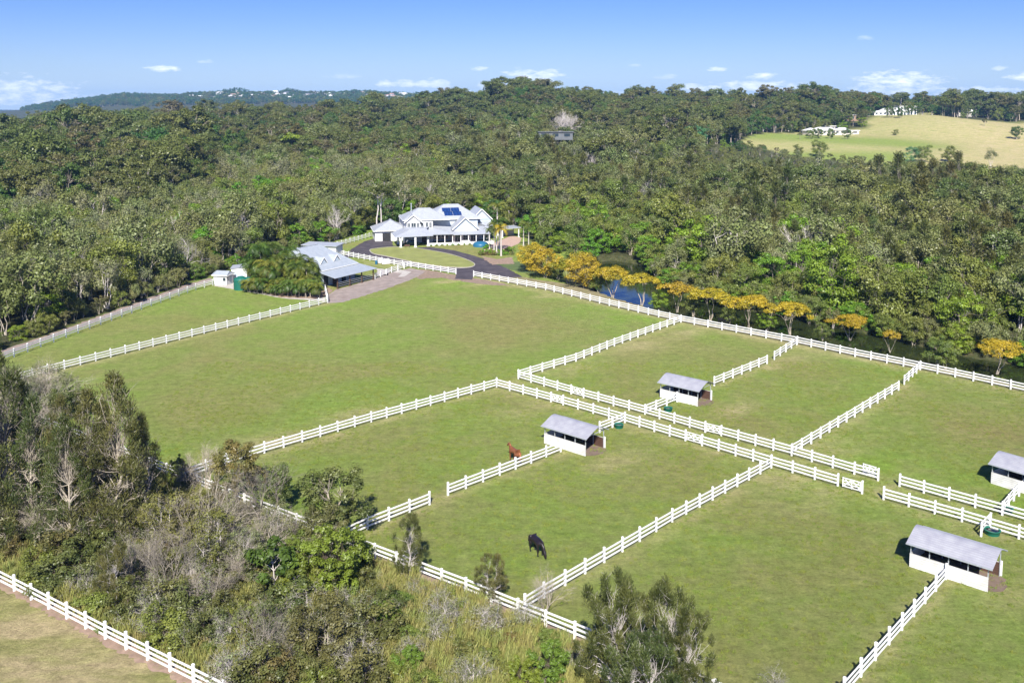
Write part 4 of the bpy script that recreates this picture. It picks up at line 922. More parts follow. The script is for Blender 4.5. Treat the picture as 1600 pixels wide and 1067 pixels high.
# ------------------------------------------------------------------ vegetation
def unit(v): return v/np.maximum(np.linalg.norm(v, axis=1, keepdims=True), 1e-9)
def leaves(C, Rad, n, size, rng, up=.45, aspect=1.7, shell=.45, hang=None, droop=0.):
    "C (k,3) clump centres, Rad (k,3) clump radii, n leaves each -> verts, quads, tint"
    k = len(C); m = k*n
    d = unit(rng.normal(size=(m, 3))); r = rng.random(m)**shell
    Cc = np.repeat(C, n, 0); Rr = np.repeat(Rad, n, 0)
    P = Cc+d*Rr*r[:, None]
    P += rng.normal(size=(m, 3))*Rr*.08
    if hang is None:
        nn = unit(d*.8+np.array([0, 0, up])+rng.normal(size=(m, 3))*.32)
        t = unit(np.cross(nn, rng.normal(size=(m, 3)))); b = np.cross(nn, t)
    else:
        t = unit(np.array([0, 0, hang])+d*np.array([.8, .8, .25])+rng.normal(size=(m, 3))*.28)   # strands
        nn = unit(np.cross(t, rng.normal(size=(m, 3)))); nn = unit(nn+d*.3); b = unit(np.cross(nn, t))
    s = size*(.6+.8*rng.random(m))[:, None]
    w = s/aspect
    V = np.stack([P-t*s*.5, P+b*w*.5-t*s*.05, P+t*s*.5, P-b*w*.5-t*s*.05], 1).reshape(-1, 3)
    F = np.arange(m*4).reshape(-1, 4)
    ct = rng.random(k); tint = np.clip(np.repeat(np.repeat(ct, n), 4)*.75+np.repeat(rng.random(m), 4)*.25, 0, 1)
    return V, F, tint
def bend(a, b, rng, k=3, amt=.12, lift=0.):
    a = np.asarray(a, float); b = np.asarray(b, float); L = np.linalg.norm(b-a); out = [a]
    for i in range(1, k):
        t = i/k; q = a*(1-t)+b*t+rng.normal(size=3)*amt*L/k; q[2] += lift*L*math.sin(math.pi*t)*.25; out.append(q)
    return out+[b]
def make_tree(name, seed, H=10., W=8., base=.35, clumps=26, per=90, leaf=.45, kind='broad', trunk_m='bark_pale', leaf_m='gum', stems=1, tr=.16, cr=.17, gap=.0, up=.45, twig=0., lean=.08, flat=.7, hang=None, aspect=1.7, shell=.45, bare=0):
    """one tree: trunk mesh with limbs reaching every clump, and crown mesh. Crown outline depends on kind."""
    rng = np.random.default_rng(seed); tb = MB(); tips = []
    zc = H*(base+1)/2; hz = H*(1-base)/2; C = []
    def env(dirv):
        return dirv
    tries = 0
    while len(C) < clumps and tries < 8000:
        tries += 1
        if kind in ('broad', 'round', 'umbrella'):
            d = rng.normal(size=3); d /= np.linalg.norm(d)
            if kind == 'umbrella': d[2] = abs(d[2])*.9-.25
            rr = .55+.42*rng.random()
            p = np.array([d[0]*W/2*rr, d[1]*W/2*rr, zc+d[2]*hz*rr])
            ang = math.atan2(d[1], d[0]); lob = 1+.22*math.sin(3*ang+seed)+.13*math.sin(5*ang+2*seed)
            p[0] *= lob; p[1] *= lob
            if kind == 'broad' and d[2] < -.55 and rng.random() < .7: continue
        elif kind == 'cone':
            t = rng.random()**1.25; a = rng.random()*6.283; r = W/2*(1-t)**.75*(.45+.55*rng.random())*(1+.25*math.sin(3*a+seed))+.1
            if t < .12: r *= .5+t*4
            p = np.array([r*math.cos(a), r*math.sin(a), H*(base+(1-base)*t)])
        elif kind == 'column':
            t = rng.random(); a = rng.random()*6.283; r = W/2*math.sin(math.pi*min(1, (.12+t*.8)))**.6*(.4+.6*rng.random())
            p = np.array([r*math.cos(a), r*math.sin(a), H*(base+(1-base)*t)])
        elif kind == 'shrub':
            d = rng.normal(size=3); d /= np.linalg.norm(d); d[2] = abs(d[2]); rr = .4+.6*rng.random()
            ang = math.atan2(d[1], d[0]); rr *= 1+.25*math.sin(3*ang+seed)
            p = np.array([d[0]*W/2*rr, d[1]*W/2*rr, H*(.12+.8*d[2]*rr)])
        if C and min(np.linalg.norm(np.array(C)-p, axis=1)) < cr*W*.45: 
            if rng.random() < .8: continue
        C.append(p)
    C = np.array(C)
    # stems
    st = []
    for s in range(stems):
        a = 6.283*s/stems+rng.random(); off = (.05 if stems == 1 else .25)*W/2
        top = np.array([math.cos(a)*off+rng.normal()*lean*W*.5, math.sin(a)*off+rng.normal()*lean*W*.5, H*(base*.55+.5)*(.85+.2*rng.random())])
        b0 = np.array([math.cos(a), math.sin(a), 0])*(.0 if stems == 1 else tr*1.2); b0[2] = -.5
        pts = bend(b0, top, rng, 5, .12); rad = np.linspace(tr, tr*.32, 6)*(1 if stems == 1 else .75); rad[0] *= 1.35
        tb.tube(pts, rad, 7); st.append((np.array(pts), rad))
    for i, c in enumerate(C):
        best = None
        for pts, rad in st:
            for j in range(1, len(pts)):
                q = pts[j]; dz = c[2]-q[2]
                cost = np.linalg.norm(c-q)+(3.0*W if dz < .05*H and j > 1 else 0)
                if best is None or cost < best[0]: best = (cost, q, rad[j])
        _, q, r0 = best; r0 = min(r0, tr*.5)*.75
        pts = bend(q, c, rng, 4, .22, lift=.3); tb.tube(pts, [r0, r0*.7, r0*.5, r0*.35, r0*.15], 4)
        nt_ = int(twig*(1 if rng.random() < .8 else 2))
        for _ in range(nt_):
            j = rng.integers(1, 5); e = pts[j]+(rng.normal(size=3)+np.array([0, 0, .5]))*cr*W*(.55+.25*rng.random())
            mid = (pts[j]+e)/2+rng.normal(size=3)*.04*W*cr*3; tb.tube([pts[j], mid, e], [r0*.3, r0*.2, r0*.07], 3)
            if twig >= 4:
                for _k in range(2):
                    e2 = mid+(e-mid)*rng.random()+rng.normal(size=3)*cr*W*.3; tb.tube([mid, e2], [r0*.16, r0*.05], 3)
    tm = tb.mesh('trunk', MT[trunk_m]); tm.polygons.foreach_set('use_smooth', [True]*len(tm.polygons))
    if per <= 0: return tm, None
    rad = np.stack([cr*W*(.7+.6*rng.random(len(C)))]*3, 1); rad[:, 2] *= flat
    if gap > 0: keep = rng.random(len(C)) > gap; C = C[keep]; rad = rad[keep]
    V, F, tint = leaves(C, rad, per, leaf, rng, up, aspect, shell, hang)
    cm = np_mesh('crown', V, F, [MT[leaf_m]], tint)
    return tm, cm

def dead_tree(seed, H=6, W=4, stems=3, tr=.1, m='bark_grey', depth=4, fan=.5, br=3):
    rng = np.random.default_rng(seed); tb = MB()
    def rec(p, d, L, r, k):
        e = p+d*L; mid = (p+e)/2+rng.normal(size=3)*L*.07
        tb.tube([p, mid, e], [r, r*.85, r*.62], 5 if k > 2 else 3)
        if k == 0: return
        for _ in range(br if k > 1 else br+1):
            nd = d+rng.normal(size=3)*fan; nd[2] += .12; nd /= np.linalg.norm(nd); rec(e if rng.random() < .6 else mid, nd, L*(.62+.22*rng.random()), r*.55, k-1)
    for s in range(stems):
        a = 6.283*s/stems+rng.random(); f = W/H*.5
        d = np.array([math.cos(a)*f*rng.random()*1.3, math.sin(a)*f*rng.random()*1.3, 1.]); d /= np.linalg.norm(d)
        rec(np.array([math.cos(a)*.1, math.sin(a)*.1, -.2]), d, H*.36, tr*(.7+.5*rng.random()), depth)
    me = tb.mesh('trunk', MT[m]); return me, None

def palm_mesh(seed, H=8., fl=2.6, nf=13, tr=.14, leaf_m='palm', trunk_m='bark_pale', leafw=.62, curve=0.):
    rng = np.random.default_rng(seed); tb = MB(); top = np.array([curve*math.cos(seed), curve*math.sin(seed), H])
    pts = [np.array([0, 0, -.3]), top*np.array([.2, .2, .35]), top*np.array([.55, .55, .7]), top]
    tb.tube(pts, [tr*1.5, tr, tr*.9, tr*.8], 8); tm = tb.mesh('trunk', MT[trunk_m])
    VV = []; n = 9; tints = []
    for f in range(nf):
        a = 6.283*f/nf*1.618*2+rng.random()*.4; el = rng.uniform(-.1, 1.4); dirh = np.array([math.cos(a), math.sin(a), 0]); L = fl*rng.uniform(.8, 1.1)
        side = np.array([-math.sin(a), math.cos(a), 0]); tt = rng.random()
        prev = top.copy(); ee = el
        for i in range(n):
            t = i/n; d = dirh*math.cos(ee)+np.array([0, 0, math.sin(ee)]); nx_ = prev+d*L/n
            ee -= (.24+.1*t)
            wl = leafw*(math.sin(math.pi*min(1, .18+t*.82))**.7)*L*.36
            for s in (-1, 1):
                for q in range(2):
                    p0 = prev+(nx_-prev)*(q*.5); p1 = p0+(nx_-prev)*.32
                    tip = p0+side*s*wl*rng.uniform(.8, 1.1)+d*wl*.55+np.array([0, 0, -wl*rng.uniform(.25, .6)])
                    VV += [p0, p1, tip+d*.06, tip]; tints += [tt]*4
            prev = nx_
    V = np.array(VV); F = np.arange(len(V)).reshape(-1, 4)
    return tm, np_mesh('crown', V, F, [MT[leaf_m]], tints)

def put_tree(name, pair, x, y, z, s, rz, label, cat, group=None, sz=None):
    o = empty(name, (x, y, z), rz, label, cat, group); o.scale = (s, s, sz or s)
    place('trunk', pair[0], o)
    if pair[1] is not None: place('crown', pair[1], o)
    return o
rg = random.Random(3)
# ---- library (far and middle distance)
LIB = {}
def lib(key, *pairs): LIB[key] = list(pairs)
B = dict(H=14, W=11, base=.42, clumps=32, per=150, leaf=.50, cr=.13, tr=.28, flat=.6, up=.55)
lib('gum', *[make_tree('g', 10+i, **{**B, 'W': 10+i, 'trunk_m': ('bark_pale', 'bark_grey', 'bark_white', 'bark_pale')[i % 4], 'stems': 1+i % 3}) for i in range(4)])
lib('gumbrown', *[make_tree('g', 30+i, **{**B, 'leaf_m': 'gumbrown', 'W': 10, 'clumps': 26, 'base': .5, 'stems': 2, 'trunk_m': 'bark_pale'}) for i in range(2)])
lib('paper', *[make_tree('p', 40+i, H=10, W=7.6, base=.25, clumps=28, per=140, leaf=.36, kind='broad', leaf_m='paper', trunk_m='bark_white' if i % 2 else 'bark_pale', stems=3, tr=.16, cr=.15, flat=1.0, twig=1.3, up=.35, lean=.2) for i in range(5)])
lib('papergrey', *[make_tree('p', 50+i, H=9.5, W=6.5, base=.3, clumps=26, per=60, leaf=.34, kind='broad', leaf_m='greyleaf', trunk_m='bark_white', stems=4, tr=.15, cr=.15, flat=1.0, twig=3, up=.35, lean=.2) for i in range(2)])
lib('dense', *[make_tree('d', 60+i, H=15, W=13, base=.12, clumps=46, per=150, leaf=.52, kind='round', leaf_m='dense', tr=.3, cr=.13, flat=.75, up=.4) for i in range(3)])
lib('olive', *[make_tree('o', 70+i, H=9, W=8, base=.08, clumps=38, per=150, leaf=.34, kind='round', leaf_m='olive', trunk_m='bark_pale', stems=3, tr=.16, cr=.14, flat=.75, up=.4, twig=.6) for i in range(3)])
lib('bright', *[make_tree('b', 80+i, H=8.5, W=8.5, base=.05, clumps=44, per=150, leaf=.33, kind='round', leaf_m='bright', trunk_m='bark_grey', stems=2, tr=.15, cr=.125, flat=.55, up=.5) for i in range(3)])
lib('pine', *[make_tree('c', 90+i, H=12, W=5.5, base=.1, clumps=40, per=80, leaf=.6, kind='cone', leaf_m='casua', trunk_m='bark_grey', tr=.18, cr=.15, flat=1.1, hang=.6, aspect=4.) for i in range(2)])
lib('teal', make_tree('t', 95, H=10, W=9, base=.1, clumps=34, per=100, leaf=.45, kind='round', leaf_m='teal', tr=.2, cr=.14, flat=.7))
lib('dead', *[dead_tree(100+i, H=10, W=6, stems=3, tr=.16, m='bark_white', depth=4, fan=.45) for i in range(2)])

# ---- scatter of the woods by jittered grid
def zone_choice(x, y):
    c = 800+FPX*x/max(y, 30); r = rg.random(); nzv = math.sin(x/31+1)*math.sin(y/43)+.5*math.sin(x/13-y/17)
    if y < 330 and c > 820:                       # creek side on the right: mangrove belt then paperbarks
        dcr = creek_d(x, y)
        if dcr < 26: return ('bright', 'olive', 'bright', 'olive', 'paper')[int(r*5)] if nzv > -.6 else ('olive', 'paper', 'papergrey', 'bright')[int(r*4)]
        if dcr < 45: return ('paper', 'olive', 'papergrey', 'paper', 'pine', 'bright')[int(r*6)]
    if c < 330 and y > 300 and y < 560 and c-60*math.sin(y/50) < 230+(y-300)*.6: return ('gum', 'gum', 'dense', 'gumbrown', 'gum', 'olive', 'dense', 'dead')[int(r*7.3)]
    if y < 470 and c < 700: return ('paper', 'paper', 'olive', 'papergrey', 'paper', 'olive', 'bright', 'papergrey', 'dead')[min(8, int(r*8.25))] if nzv > -.9 else ('olive', 'bright', 'paper')[int(r*3)]
    if y < 560 and c > 700: return ('paper', 'paper', 'papergrey', 'pine', 'olive', 'paper', 'gum', 'dead')[min(7, int(r*7.15))]
    if y < 700 and c < 1150: return ('gum', 'dense', 'gumbrown', 'olive', 'dense', 'gum', 'paper', 'bright', 'teal')[min(8, int(r*8.1))]
    return ('gum', 'dense', 'gum', 'gumbrown', 'dense', 'olive', 'gum')[int(r*7)]
CRl = np.array(GP([(1620, 575), (1500, 545), (1400, 521), (1300, 500), (1200, 481), (1110, 466), (1040, 452), (1000, 436), (968, 405), (935, 375)]))
def creek_d(x, y): return float(linedist(np.array([[x, y]]), CRl)[0])
pts = []
def grid(y0, y1, st, umax=.72):
    y = y0
    while y < y1:
        xm = y*umax+25; x = -xm
        while x < xm:
            pts.append((x+rg.uniform(-.46, .46)*st, y+rg.uniform(-.46, .46)*st, st)); x += st
        y += st*.95
grid(150, 330, 5.4); grid(330, 470, 6.4); grid(470, 640, 8.2); grid(640, 1120, 9.5)
P2 = np.array([(p[0], p[1]) for p in pts])
ok = ~inpoly(P2, CLEAR) & ~inpoly(P2, CREEK) & ~inpoly(P2, POOL) & ~inpoly(P2-np.array([[0, -9.]])*-1, POOL) & ~inpoly(P2, FIELD) & ~inpoly(P2, KNOLL) & (linedist(P2, CLEAR, True) > 2.0) & (linedist(P2, CREEK, True) > 1.3)
# keep the houses' fronts open
TR_POLY = GP([(-100, 585), (0, 560), (60, 538), (140, 508), (221, 480), (300, 450), (333, 440), (338, 434), (300, 442), (210, 472), (130, 501), (50, 530), (-100, 575)])
ok &= ~inpoly(P2, TR_POLY)
GLADES = [((99, 325), 14), ((112, 308), 9), ((157, 362), 12), ((193, 366), 12), ((175, 348), 9), ((264, 596), 16), ((264, 560), 12), ((868, 528), 16), ((868, 505), 9), ((1286, 700), 15), ((1052, 697), 20), ((1052, 675), 18), ((1052, 652), 15), ((1391, 885), 24), ((1391, 862), 22), ((1412, 895), 22), ((1395, 838), 20), ((1420, 870), 20), ((264, 580), 11), ((1300, 720), 22), ((1265, 715), 14), ((1371, 880), 12), ((1513, 890), 9), ((1327, 785), 14), ((768, 788), 7), ((818, 790), 7), ((864, 850), 7), ((779, 750), 6)]
GLADES = [((cd([(a[0], a[1])])[0]), r) for a, r in GLADES]
for gcn, r in GLADES: ok &= np.hypot(P2[:, 0]-gcn[0], P2[:, 1]-gcn[1]) > r
pts = [p for p, k in zip(pts, ok) if k]
ZV = T(np.array([p[0] for p in pts]), np.array([p[1] for p in pts]))
recs = []
for (x, y, st), z in zip(pts, ZV):
    k = zone_choice(x, y); v = rg.randrange(len(LIB[k]))
    base = {'gum': 14, 'gumbrown': 14, 'dense': 15, 'pine': 12, 'teal': 10, 'dead': 10}.get(k, 9)
    c = 800+FPX*x/y
    hgt = {5.4: 8.6, 6.4: 9.4, 8.2: 11., 9.5: 11.5}[st]*(rg.uniform(.7, 1.3) if st < 9 else rg.choice((rg.uniform(.6, 1.1), rg.uniform(.8, 1.55))))
    if k in ('gum', 'gumbrown', 'pine') : hgt *= 1.3
    if rg.random() < .1 and y < 640: hgt *= 1.4
    if k == 'dead': hgt *= .95
    if y < 330 and c > 820 and creek_d(x, y) < 14: hgt *= .85
    if y < 215 and c < 350: hgt *= .85
    if 400 < y < 600 and c > 1090: hgt = min(hgt, 9.5)*(.62 if y < 480 else .5)
    if c < 330 and 300 < y < 560 and k in ('gum', 'gumbrown', 'dense'): hgt *= 1.35
    if y > 830: hgt *= rg.uniform(.75, 1.3)
    recs.append([x, y, float(z)-.2, hgt/base, rg.uniform(0, 6.28), k, v])
recs.sort(key=lambda r: math.hypot(r[0], r[1]))
NAMES = {'gum': ('gum_tree', 'spreading olive gum tree'), 'gumbrown': ('gum_tree', 'bronze tinted gum tree'), 'paper': ('paperbark_tree', 'grey-green paperbark tree'), 'papergrey': ('paperbark_tree', 'thin grey paperbark with pale stems'),
         'dense': ('rainforest_tree', 'dark dense leafy tree'), 'olive': ('mangrove_tree', 'low olive leafy tree'), 'bright': ('mangrove_tree', 'bright green leafy tree'), 'pine': ('she_oak_tree', 'dark narrow she-oak'),
         'teal': ('leafy_tree', 'blue-green round tree'), 'dead': ('dead_tree', 'bare white dead tree')}
NEAR = 0; kcount = {}
for r in recs:
    x, y, z, s, rz, k, v = r; c = 800+FPX*x/y
    if abs(c-800) > 860: continue
    reg = 'across the creek, right of the golden trees' if c > 900 else ('in the bushland behind the big white house' if c > 560 else 'in the bushland beyond the dirt track on the left')
    nm, lb = NAMES[k]
    if kcount.get(nm, 0) >= 290 or NEAR >= 900: continue
    kcount[nm] = kcount.get(nm, 0)+1; NEAR += 1
    put_tree(nm, LIB[k][v], x, y, z, s, rz, lb+' '+reg, 'tree', lb+'s '+reg, sz=s*(.9+.25*random.Random(int(x*10)).random())); r.append(True)

# ---- the rest as one far wood (instances on points)
def instancer(name, items, metas, kind='stuff', label=None, cat=None):
    """items: list of meshes (joined trunk+crown); metas: list of (x,y,z,s,rz,i)"""
    coll = bpy.data.collections.new(name+'_kit')
    for i, me in enumerate(items):
        coll.objects.link(bpy.data.objects.new('kit_%03d' % i, me))
    A = np.array([m[:6] for m in metas], float)
    me = bpy.data.meshes.new(name); me.vertices.add(len(A)); me.vertices.foreach_set('co', A[:, :3].astype(np.float32).ravel())
    for an, ci, ty in (('s', 3, 'FLOAT'), ('rz', 4, 'FLOAT'), ('idx', 5, 'INT')):
        at = me.attributes.new(an, ty, 'POINT'); at.data.foreach_set('value', A[:, ci].astype(np.int32 if ty == 'INT' else np.float32))
    ng = bpy.data.node_groups.new(name, 'GeometryNodeTree'); ng.interface.new_socket('Geometry', in_out='INPUT', socket_type='NodeSocketGeometry'); ng.interface.new_socket('Geometry', in_out='OUTPUT', socket_type='NodeSocketGeometry')
    gi = ng.nodes.new('NodeGroupInput'); go = ng.nodes.new('NodeGroupOutput'); ip = ng.nodes.new('GeometryNodeInstanceOnPoints')
    ci = ng.nodes.new('GeometryNodeCollectionInfo'); ci.inputs['Collection'].default_value = coll; ci.inputs['Separate Children'].default_value = True; ci.inputs['Reset Children'].default_value = True
    def att(nm, ty):
        n_ = ng.nodes.new('GeometryNodeInputNamedAttribute'); n_.data_type = ty; n_.inputs['Name'].default_value = nm; return n_.outputs['Attribute']
    ng.links.new(gi.outputs[0], ip.inputs['Points']); ng.links.new(ci.outputs[0], ip.inputs['Instance']); ip.inputs['Pick Instance'].default_value = True
    ng.links.new(att('idx', 'INT'), ip.inputs['Instance Index']); ng.links.new(att('s', 'FLOAT'), ip.inputs['Scale'])
    cx_ = ng.nodes.new('ShaderNodeCombineXYZ'); ng.links.new(att('rz', 'FLOAT'), cx_.inputs[2]); ng.links.new(cx_.outputs[0], ip.inputs['Rotation'])
    ng.links.new(ip.outputs[0], go.inputs[0])
    o = link(bpy.data.objects.new(name, me)); md = o.modifiers.new('scatter', 'NODES'); md.node_group = ng
    return tag(o, label, cat, kind=kind)
def joined(pair):
    a, b = pair
    if b is None: return a
    va = np.empty(len(a.vertices)*3, np.float32); a.vertices.foreach_get('co', va); vb = np.empty(len(b.vertices)*3, np.float32); b.vertices.foreach_get('co', vb)
    fa = [tuple(p.vertices) for p in a.polygons]; fa = [f if len(f) == 4 else (f[0], f[1], f[2], f[-1]) for f in fa if len(f) >= 4]
    lb_ = np.empty(len(b.loops), np.int32); b.loops.foreach_get('vertex_index', lb_)
    tb_ = np.empty(len(b.vertices), np.float32); b.attributes['tint'].data.foreach_get('value', tb_)
    V = np.concatenate([va.reshape(-1, 3), vb.reshape(-1, 3)]); F = np.concatenate([np.array(fa, np.int32), lb_.reshape(-1, 4)+len(a.vertices)])
    mi = np.concatenate([np.zeros(len(fa), np.int32), np.ones(len(b.polygons), np.int32)])
    return np_mesh('tree', V, F, [a.materials[0], b.materials[0]], np.concatenate([np.full(len(a.vertices), .5), tb_]), mi)
items = []; im = {}
for k in LIB:
    for v, pr in enumerate(LIB[k]): im[(k, v)] = len(items); items.append(joined(pr))
rest = [(r[0], r[1], r[2], r[3], r[4], im[(r[5], r[6])]) for r in recs if len(r) < 8]
instancer('far_woodland', items, rest, label='mass of bushland trees covering the far slopes up to the skyline', cat='woodland')
rid = []
y = 2900
while y < 3650:
    x = -y*.7
    while x < y*.7:
        c = 800+FPX*x/y; xx = x+rg.uniform(-10, 10); yv = y+rg.uniform(-10, 10); z = float(T(xx, yv))
        if z > 14: k = rg.choice(('dense', 'gum', 'dense', 'olive')); rid.append((xx, yv, z-1, rg.uniform(.9, 1.7)*(1.5 if k == 'olive' else 1), rg.uniform(0, 6.28), im[(k, 0)]))
        x += 19
    y += 24
for (c, d, s) in ((380, 3480, 2.2), (372, 3490, 2.3), (365, 3470, 2.0), (388, 3475, 1.9), (355, 3460, 1.9), (453, 3490, 1.8), (461, 3490, 1.7), (512, 3490, 1.5), (60, 3500, 1.6), (345, 3470, 1.6)):
    x = (c-800)/FPX*d; rid.append((x, d, float(T(x, d)), s, 1., im[('dense', 1)]))
instancer('ridge_woodland', items, rid, label='blue hazed trees on the distant ridge at the upper left', cat='woodland')

# ---- special trees of the middle distance
def at_cd(c, d): x = (c-800)/FPX*d; return x, d, float(T(x, d))-.2
x, y, z = at_cd(880, 565); put_tree('bare_white_tree', dead_tree(7, H=16, W=19, stems=8, tr=.34, m='bark_white', depth=5, fan=.5, br=3), x, y, z+7, 1.0, 0, 'large bare white tree above the dark flat roofed house', 'tree')
for i, (c, d, s, lb) in enumerate(((99, 345, 1.25, 'tall white trunked gum at the upper left, leftmost of three'), (157, 380, 1.2, 'white trunked gum second from the left at the upper left'), (193, 385, 1.2, 'white trunked gum right of the other two at the upper left'), (591, 268, 1.1, 'tall gum with forked white trunk left of the big house'), (994, 420, 1.1, 'grey-brown gum standing above the paperbarks at the centre right'), (325, 470, 1.0, 'gum with dark crown right of the palms on the left hill'))):
    pr = make_tree('e', 200+i, H=17, W=11, base=.55, clumps=24, per=110, leaf=.5, kind='broad', leaf_m='gum' if i in (3,) else 'gumbrown', trunk_m='bark_white', stems=2, tr=.34, cr=.13, flat=.7, twig=1.5, lean=.12)
    x, y, z = at_cd(c, d); put_tree('gum_tree', pr, x, y, z, s, i, lb, 'tree')
for i, (p, h, m_) in enumerate((((1253, 432), 11, 'dead'), ((1182, 420), 9.5, 'dead'), ((1180, 340), 10, 'dead'), ((1540, 380), 9, 'dead'))):
    x, y = G(*p); put_tree('dead_tree', dead_tree(120+i, H=h, W=4.5, stems=2, tr=.17, m='bark_white', depth=4, fan=.36), x, y, 0, 1, 0, ('tall bare white tree left of centre in the mangroves across the creek', 'pale bare tree in the bright green mangroves across the creek', 'bare grey tree in the paperbarks high on the right', 'pale bare tree above the creek near the right edge')[i], 'tree')
# field trees
for i, (c, d, h, k, lb) in enumerate(((1587, 690, 11, 'dense', 'dark round tree on the dry field at the right edge'), (1536, 745, 6, 'gumbrown', 'low brown bush on the dry far field'), (1501, 800, 6, 'olive', 'small lone tree on the crest of the far field'), (1387, 800, 11, 'dense', 'dark round tree on the left of the group under the hilltop house'), (1404, 790, 9.5, 'dense', 'round dark tree in the middle of the group under the hilltop house'),
        (1432, 840, 12, 'dense', 'tall dark round tree right of the hilltop group'), (1453, 835, 10.5, 'dense', 'last dark round tree at the right of the hilltop group'), (1345, 755, 9.5, 'bright', 'bright green tree right of the farmhouse'), (1315, 745, 9, 'bright', 'green tree behind the farmhouse roof'), (1418, 815, 10, 'dense', 'dark tree between the two pairs under the hilltop house'),
        (1265, 655, 7.5, 'olive', 'round green tree left in front of the farmhouse'), (1278, 660, 8, 'dense', 'second round tree in front of the farmhouse'), (1296, 668, 8, 'olive', 'third round tree in front of the farmhouse'), (1322, 672, 8, 'dense', 'round tree before the right end of the farmhouse'), (1249, 650, 5, 'gumbrown', 'small brown shrub left of the farmhouse trees'), (1398, 700, 5, 'olive', 'small shrub at the foot of the hill in the far field'),
        (1278, 560, 11, 'olive', 'tree at the near edge of the far green field'), (1247, 560, 8, 'olive', 'small tree by the pale patch at the near edge of the far field'), (1425, 540, 10, 'teal', 'pair of green trees at the near edge of the far field, left one'), (1443, 542, 11, 'olive', 'pair of green trees at the near edge of the far field, right one'), (1482, 545, 10, 'olive', 'green tree right of the pair at the near edge of the far field'), (1549, 520, 11, 'papergrey', 'grey-blue tree near the lower right edge of the far field'),
        (1340, 950, 18, 'gum', 'skyline tree left of the hilltop houses'), (1355, 960, 18, 'gum', 'skyline tree close left of the hilltop houses'))):
    x, y, z = at_cd(c, d); base = {'dense': 15, 'gumbrown': 14, 'gum': 14, 'teal': 10}.get(k, 9)
    put_tree('field_tree' if k != 'gumbrown' else 'field_bush', LIB[k][0 if k == 'teal' else i % len(LIB[k])], x, y, z, h/base, i*1.3, lb, 'tree')
# golden trees along the creek
YP = [make_tree('y', 300+i, H=6, W=7.0, base=.32, clumps=64, per=110, leaf=.25, kind='umbrella', leaf_m='yellow', trunk_m='bark_pale', stems=3, tr=.11, cr=.10, flat=.55, up=.6, lean=.35, twig=.8) for i in range(4)]
YP.append(make_tree('y', 310, H=6.4, W=7, base=.10, clumps=70, per=120, leaf=.26, kind='round', leaf_m='yellow', trunk_m='bark_grey', stems=2, tr=.15, cr=.13, flat=.6, up=.6))
YP.append(make_tree('y', 311, H=6, W=6.5, base=.25, clumps=34, per=60, leaf=.30, kind='umbrella', leaf_m='yellow', trunk_m='bark_pale', stems=3, tr=.09, cr=.12, flat=.6, up=.5, lean=.4, twig=3))
for (p, h, v, sx, lb) in (((832, 424), 6.4, 4, 1.0, 'dense round golden tree nearest the driveway'), ((852, 434), 6.6, 4, 1.0, 'second dense golden tree from the driveway'), ((888, 443), 6.2, 0, 1.05, 'golden umbrella tree with bare straight trunk, third from the driveway'), ((914, 450), 6.8, 4, .95, 'golden tree at the left end of the blue water'), ((912, 436), 7.4, 5, .8, 'reddish golden tree behind the umbrella shaped one'),
        ((957, 462), 7.6, 0, 1.0, 'pale branched golden tree before the left part of the blue water'), ((1003, 473), 7.6, 1, 1.0, 'golden tree with twisted pale trunk in front of the blue water'), ((1058, 484), 7.0, 5, 1.1, 'sparse golden tree right of the blue water'), ((1110, 497), 7.2, 1, 1.05, 'golden tree with forked white trunk left of the black bench'), ((1170, 509), 7.0, 2, 1.1, 'wide golden tree right of the black bench'), ((1234, 519), 6.6, 3, 1.05, 'orange tree with bare twigs on its right'),
        ((1328, 524), 5.0, 0, 1.3, 'orange tree leaning over the dark water'), ((1391, 548), 4.4, 5, .75, 'small thin golden tree on the bank'), ((1558, 580), 5.8, 2, 1.1, 'orange umbrella tree near the right edge')):
    x, y = G(*p); z = 0 if p != (1328, 524) else -.5
    s = h/6.2*(.9 if p[0] > 950 else 1); o_ = put_tree('golden_tree', YP[v], x, y, z, s*sx, p[0]*.7, lb, 'tree', 'golden trees on the creek bank', sz=s)
for j, (p, h, k_) in enumerate((((872, 437), 4.6, 'olive'), ((935, 455), 4.2, 'olive'), ((1030, 482), 4.0, 'bright'), ((1083, 492), 4.6, 'olive'), ((1140, 505), 3.6, 'olive'), ((1200, 515), 3.8, 'bright'), ((1285, 530), 3.0, 'olive'))):
    x, y = G(*p); put_tree('bank_tree', LIB[k_][j % 3], x, y, -.1, h/9, j*1.7, ('olive' if k_ == 'olive' else 'bright green')+' low tree among the golden trees on the creek bank', 'tree', ('olive' if k_ == 'olive' else 'bright green')+' low trees among the golden trees')
xb, yb = G(1465, 570); put_tree('bank_shrub', LIB['olive'][1], xb, yb, 0, .5, 1, 'dark olive shrub between golden trees on the creek bank', 'shrub')
xb, yb = G(1478, 572); put_tree('bank_shrub', LIB['olive'][2], xb, yb, -.2, .45, 2, 'brownish shrub beside the dark olive one on the creek bank', 'shrub')
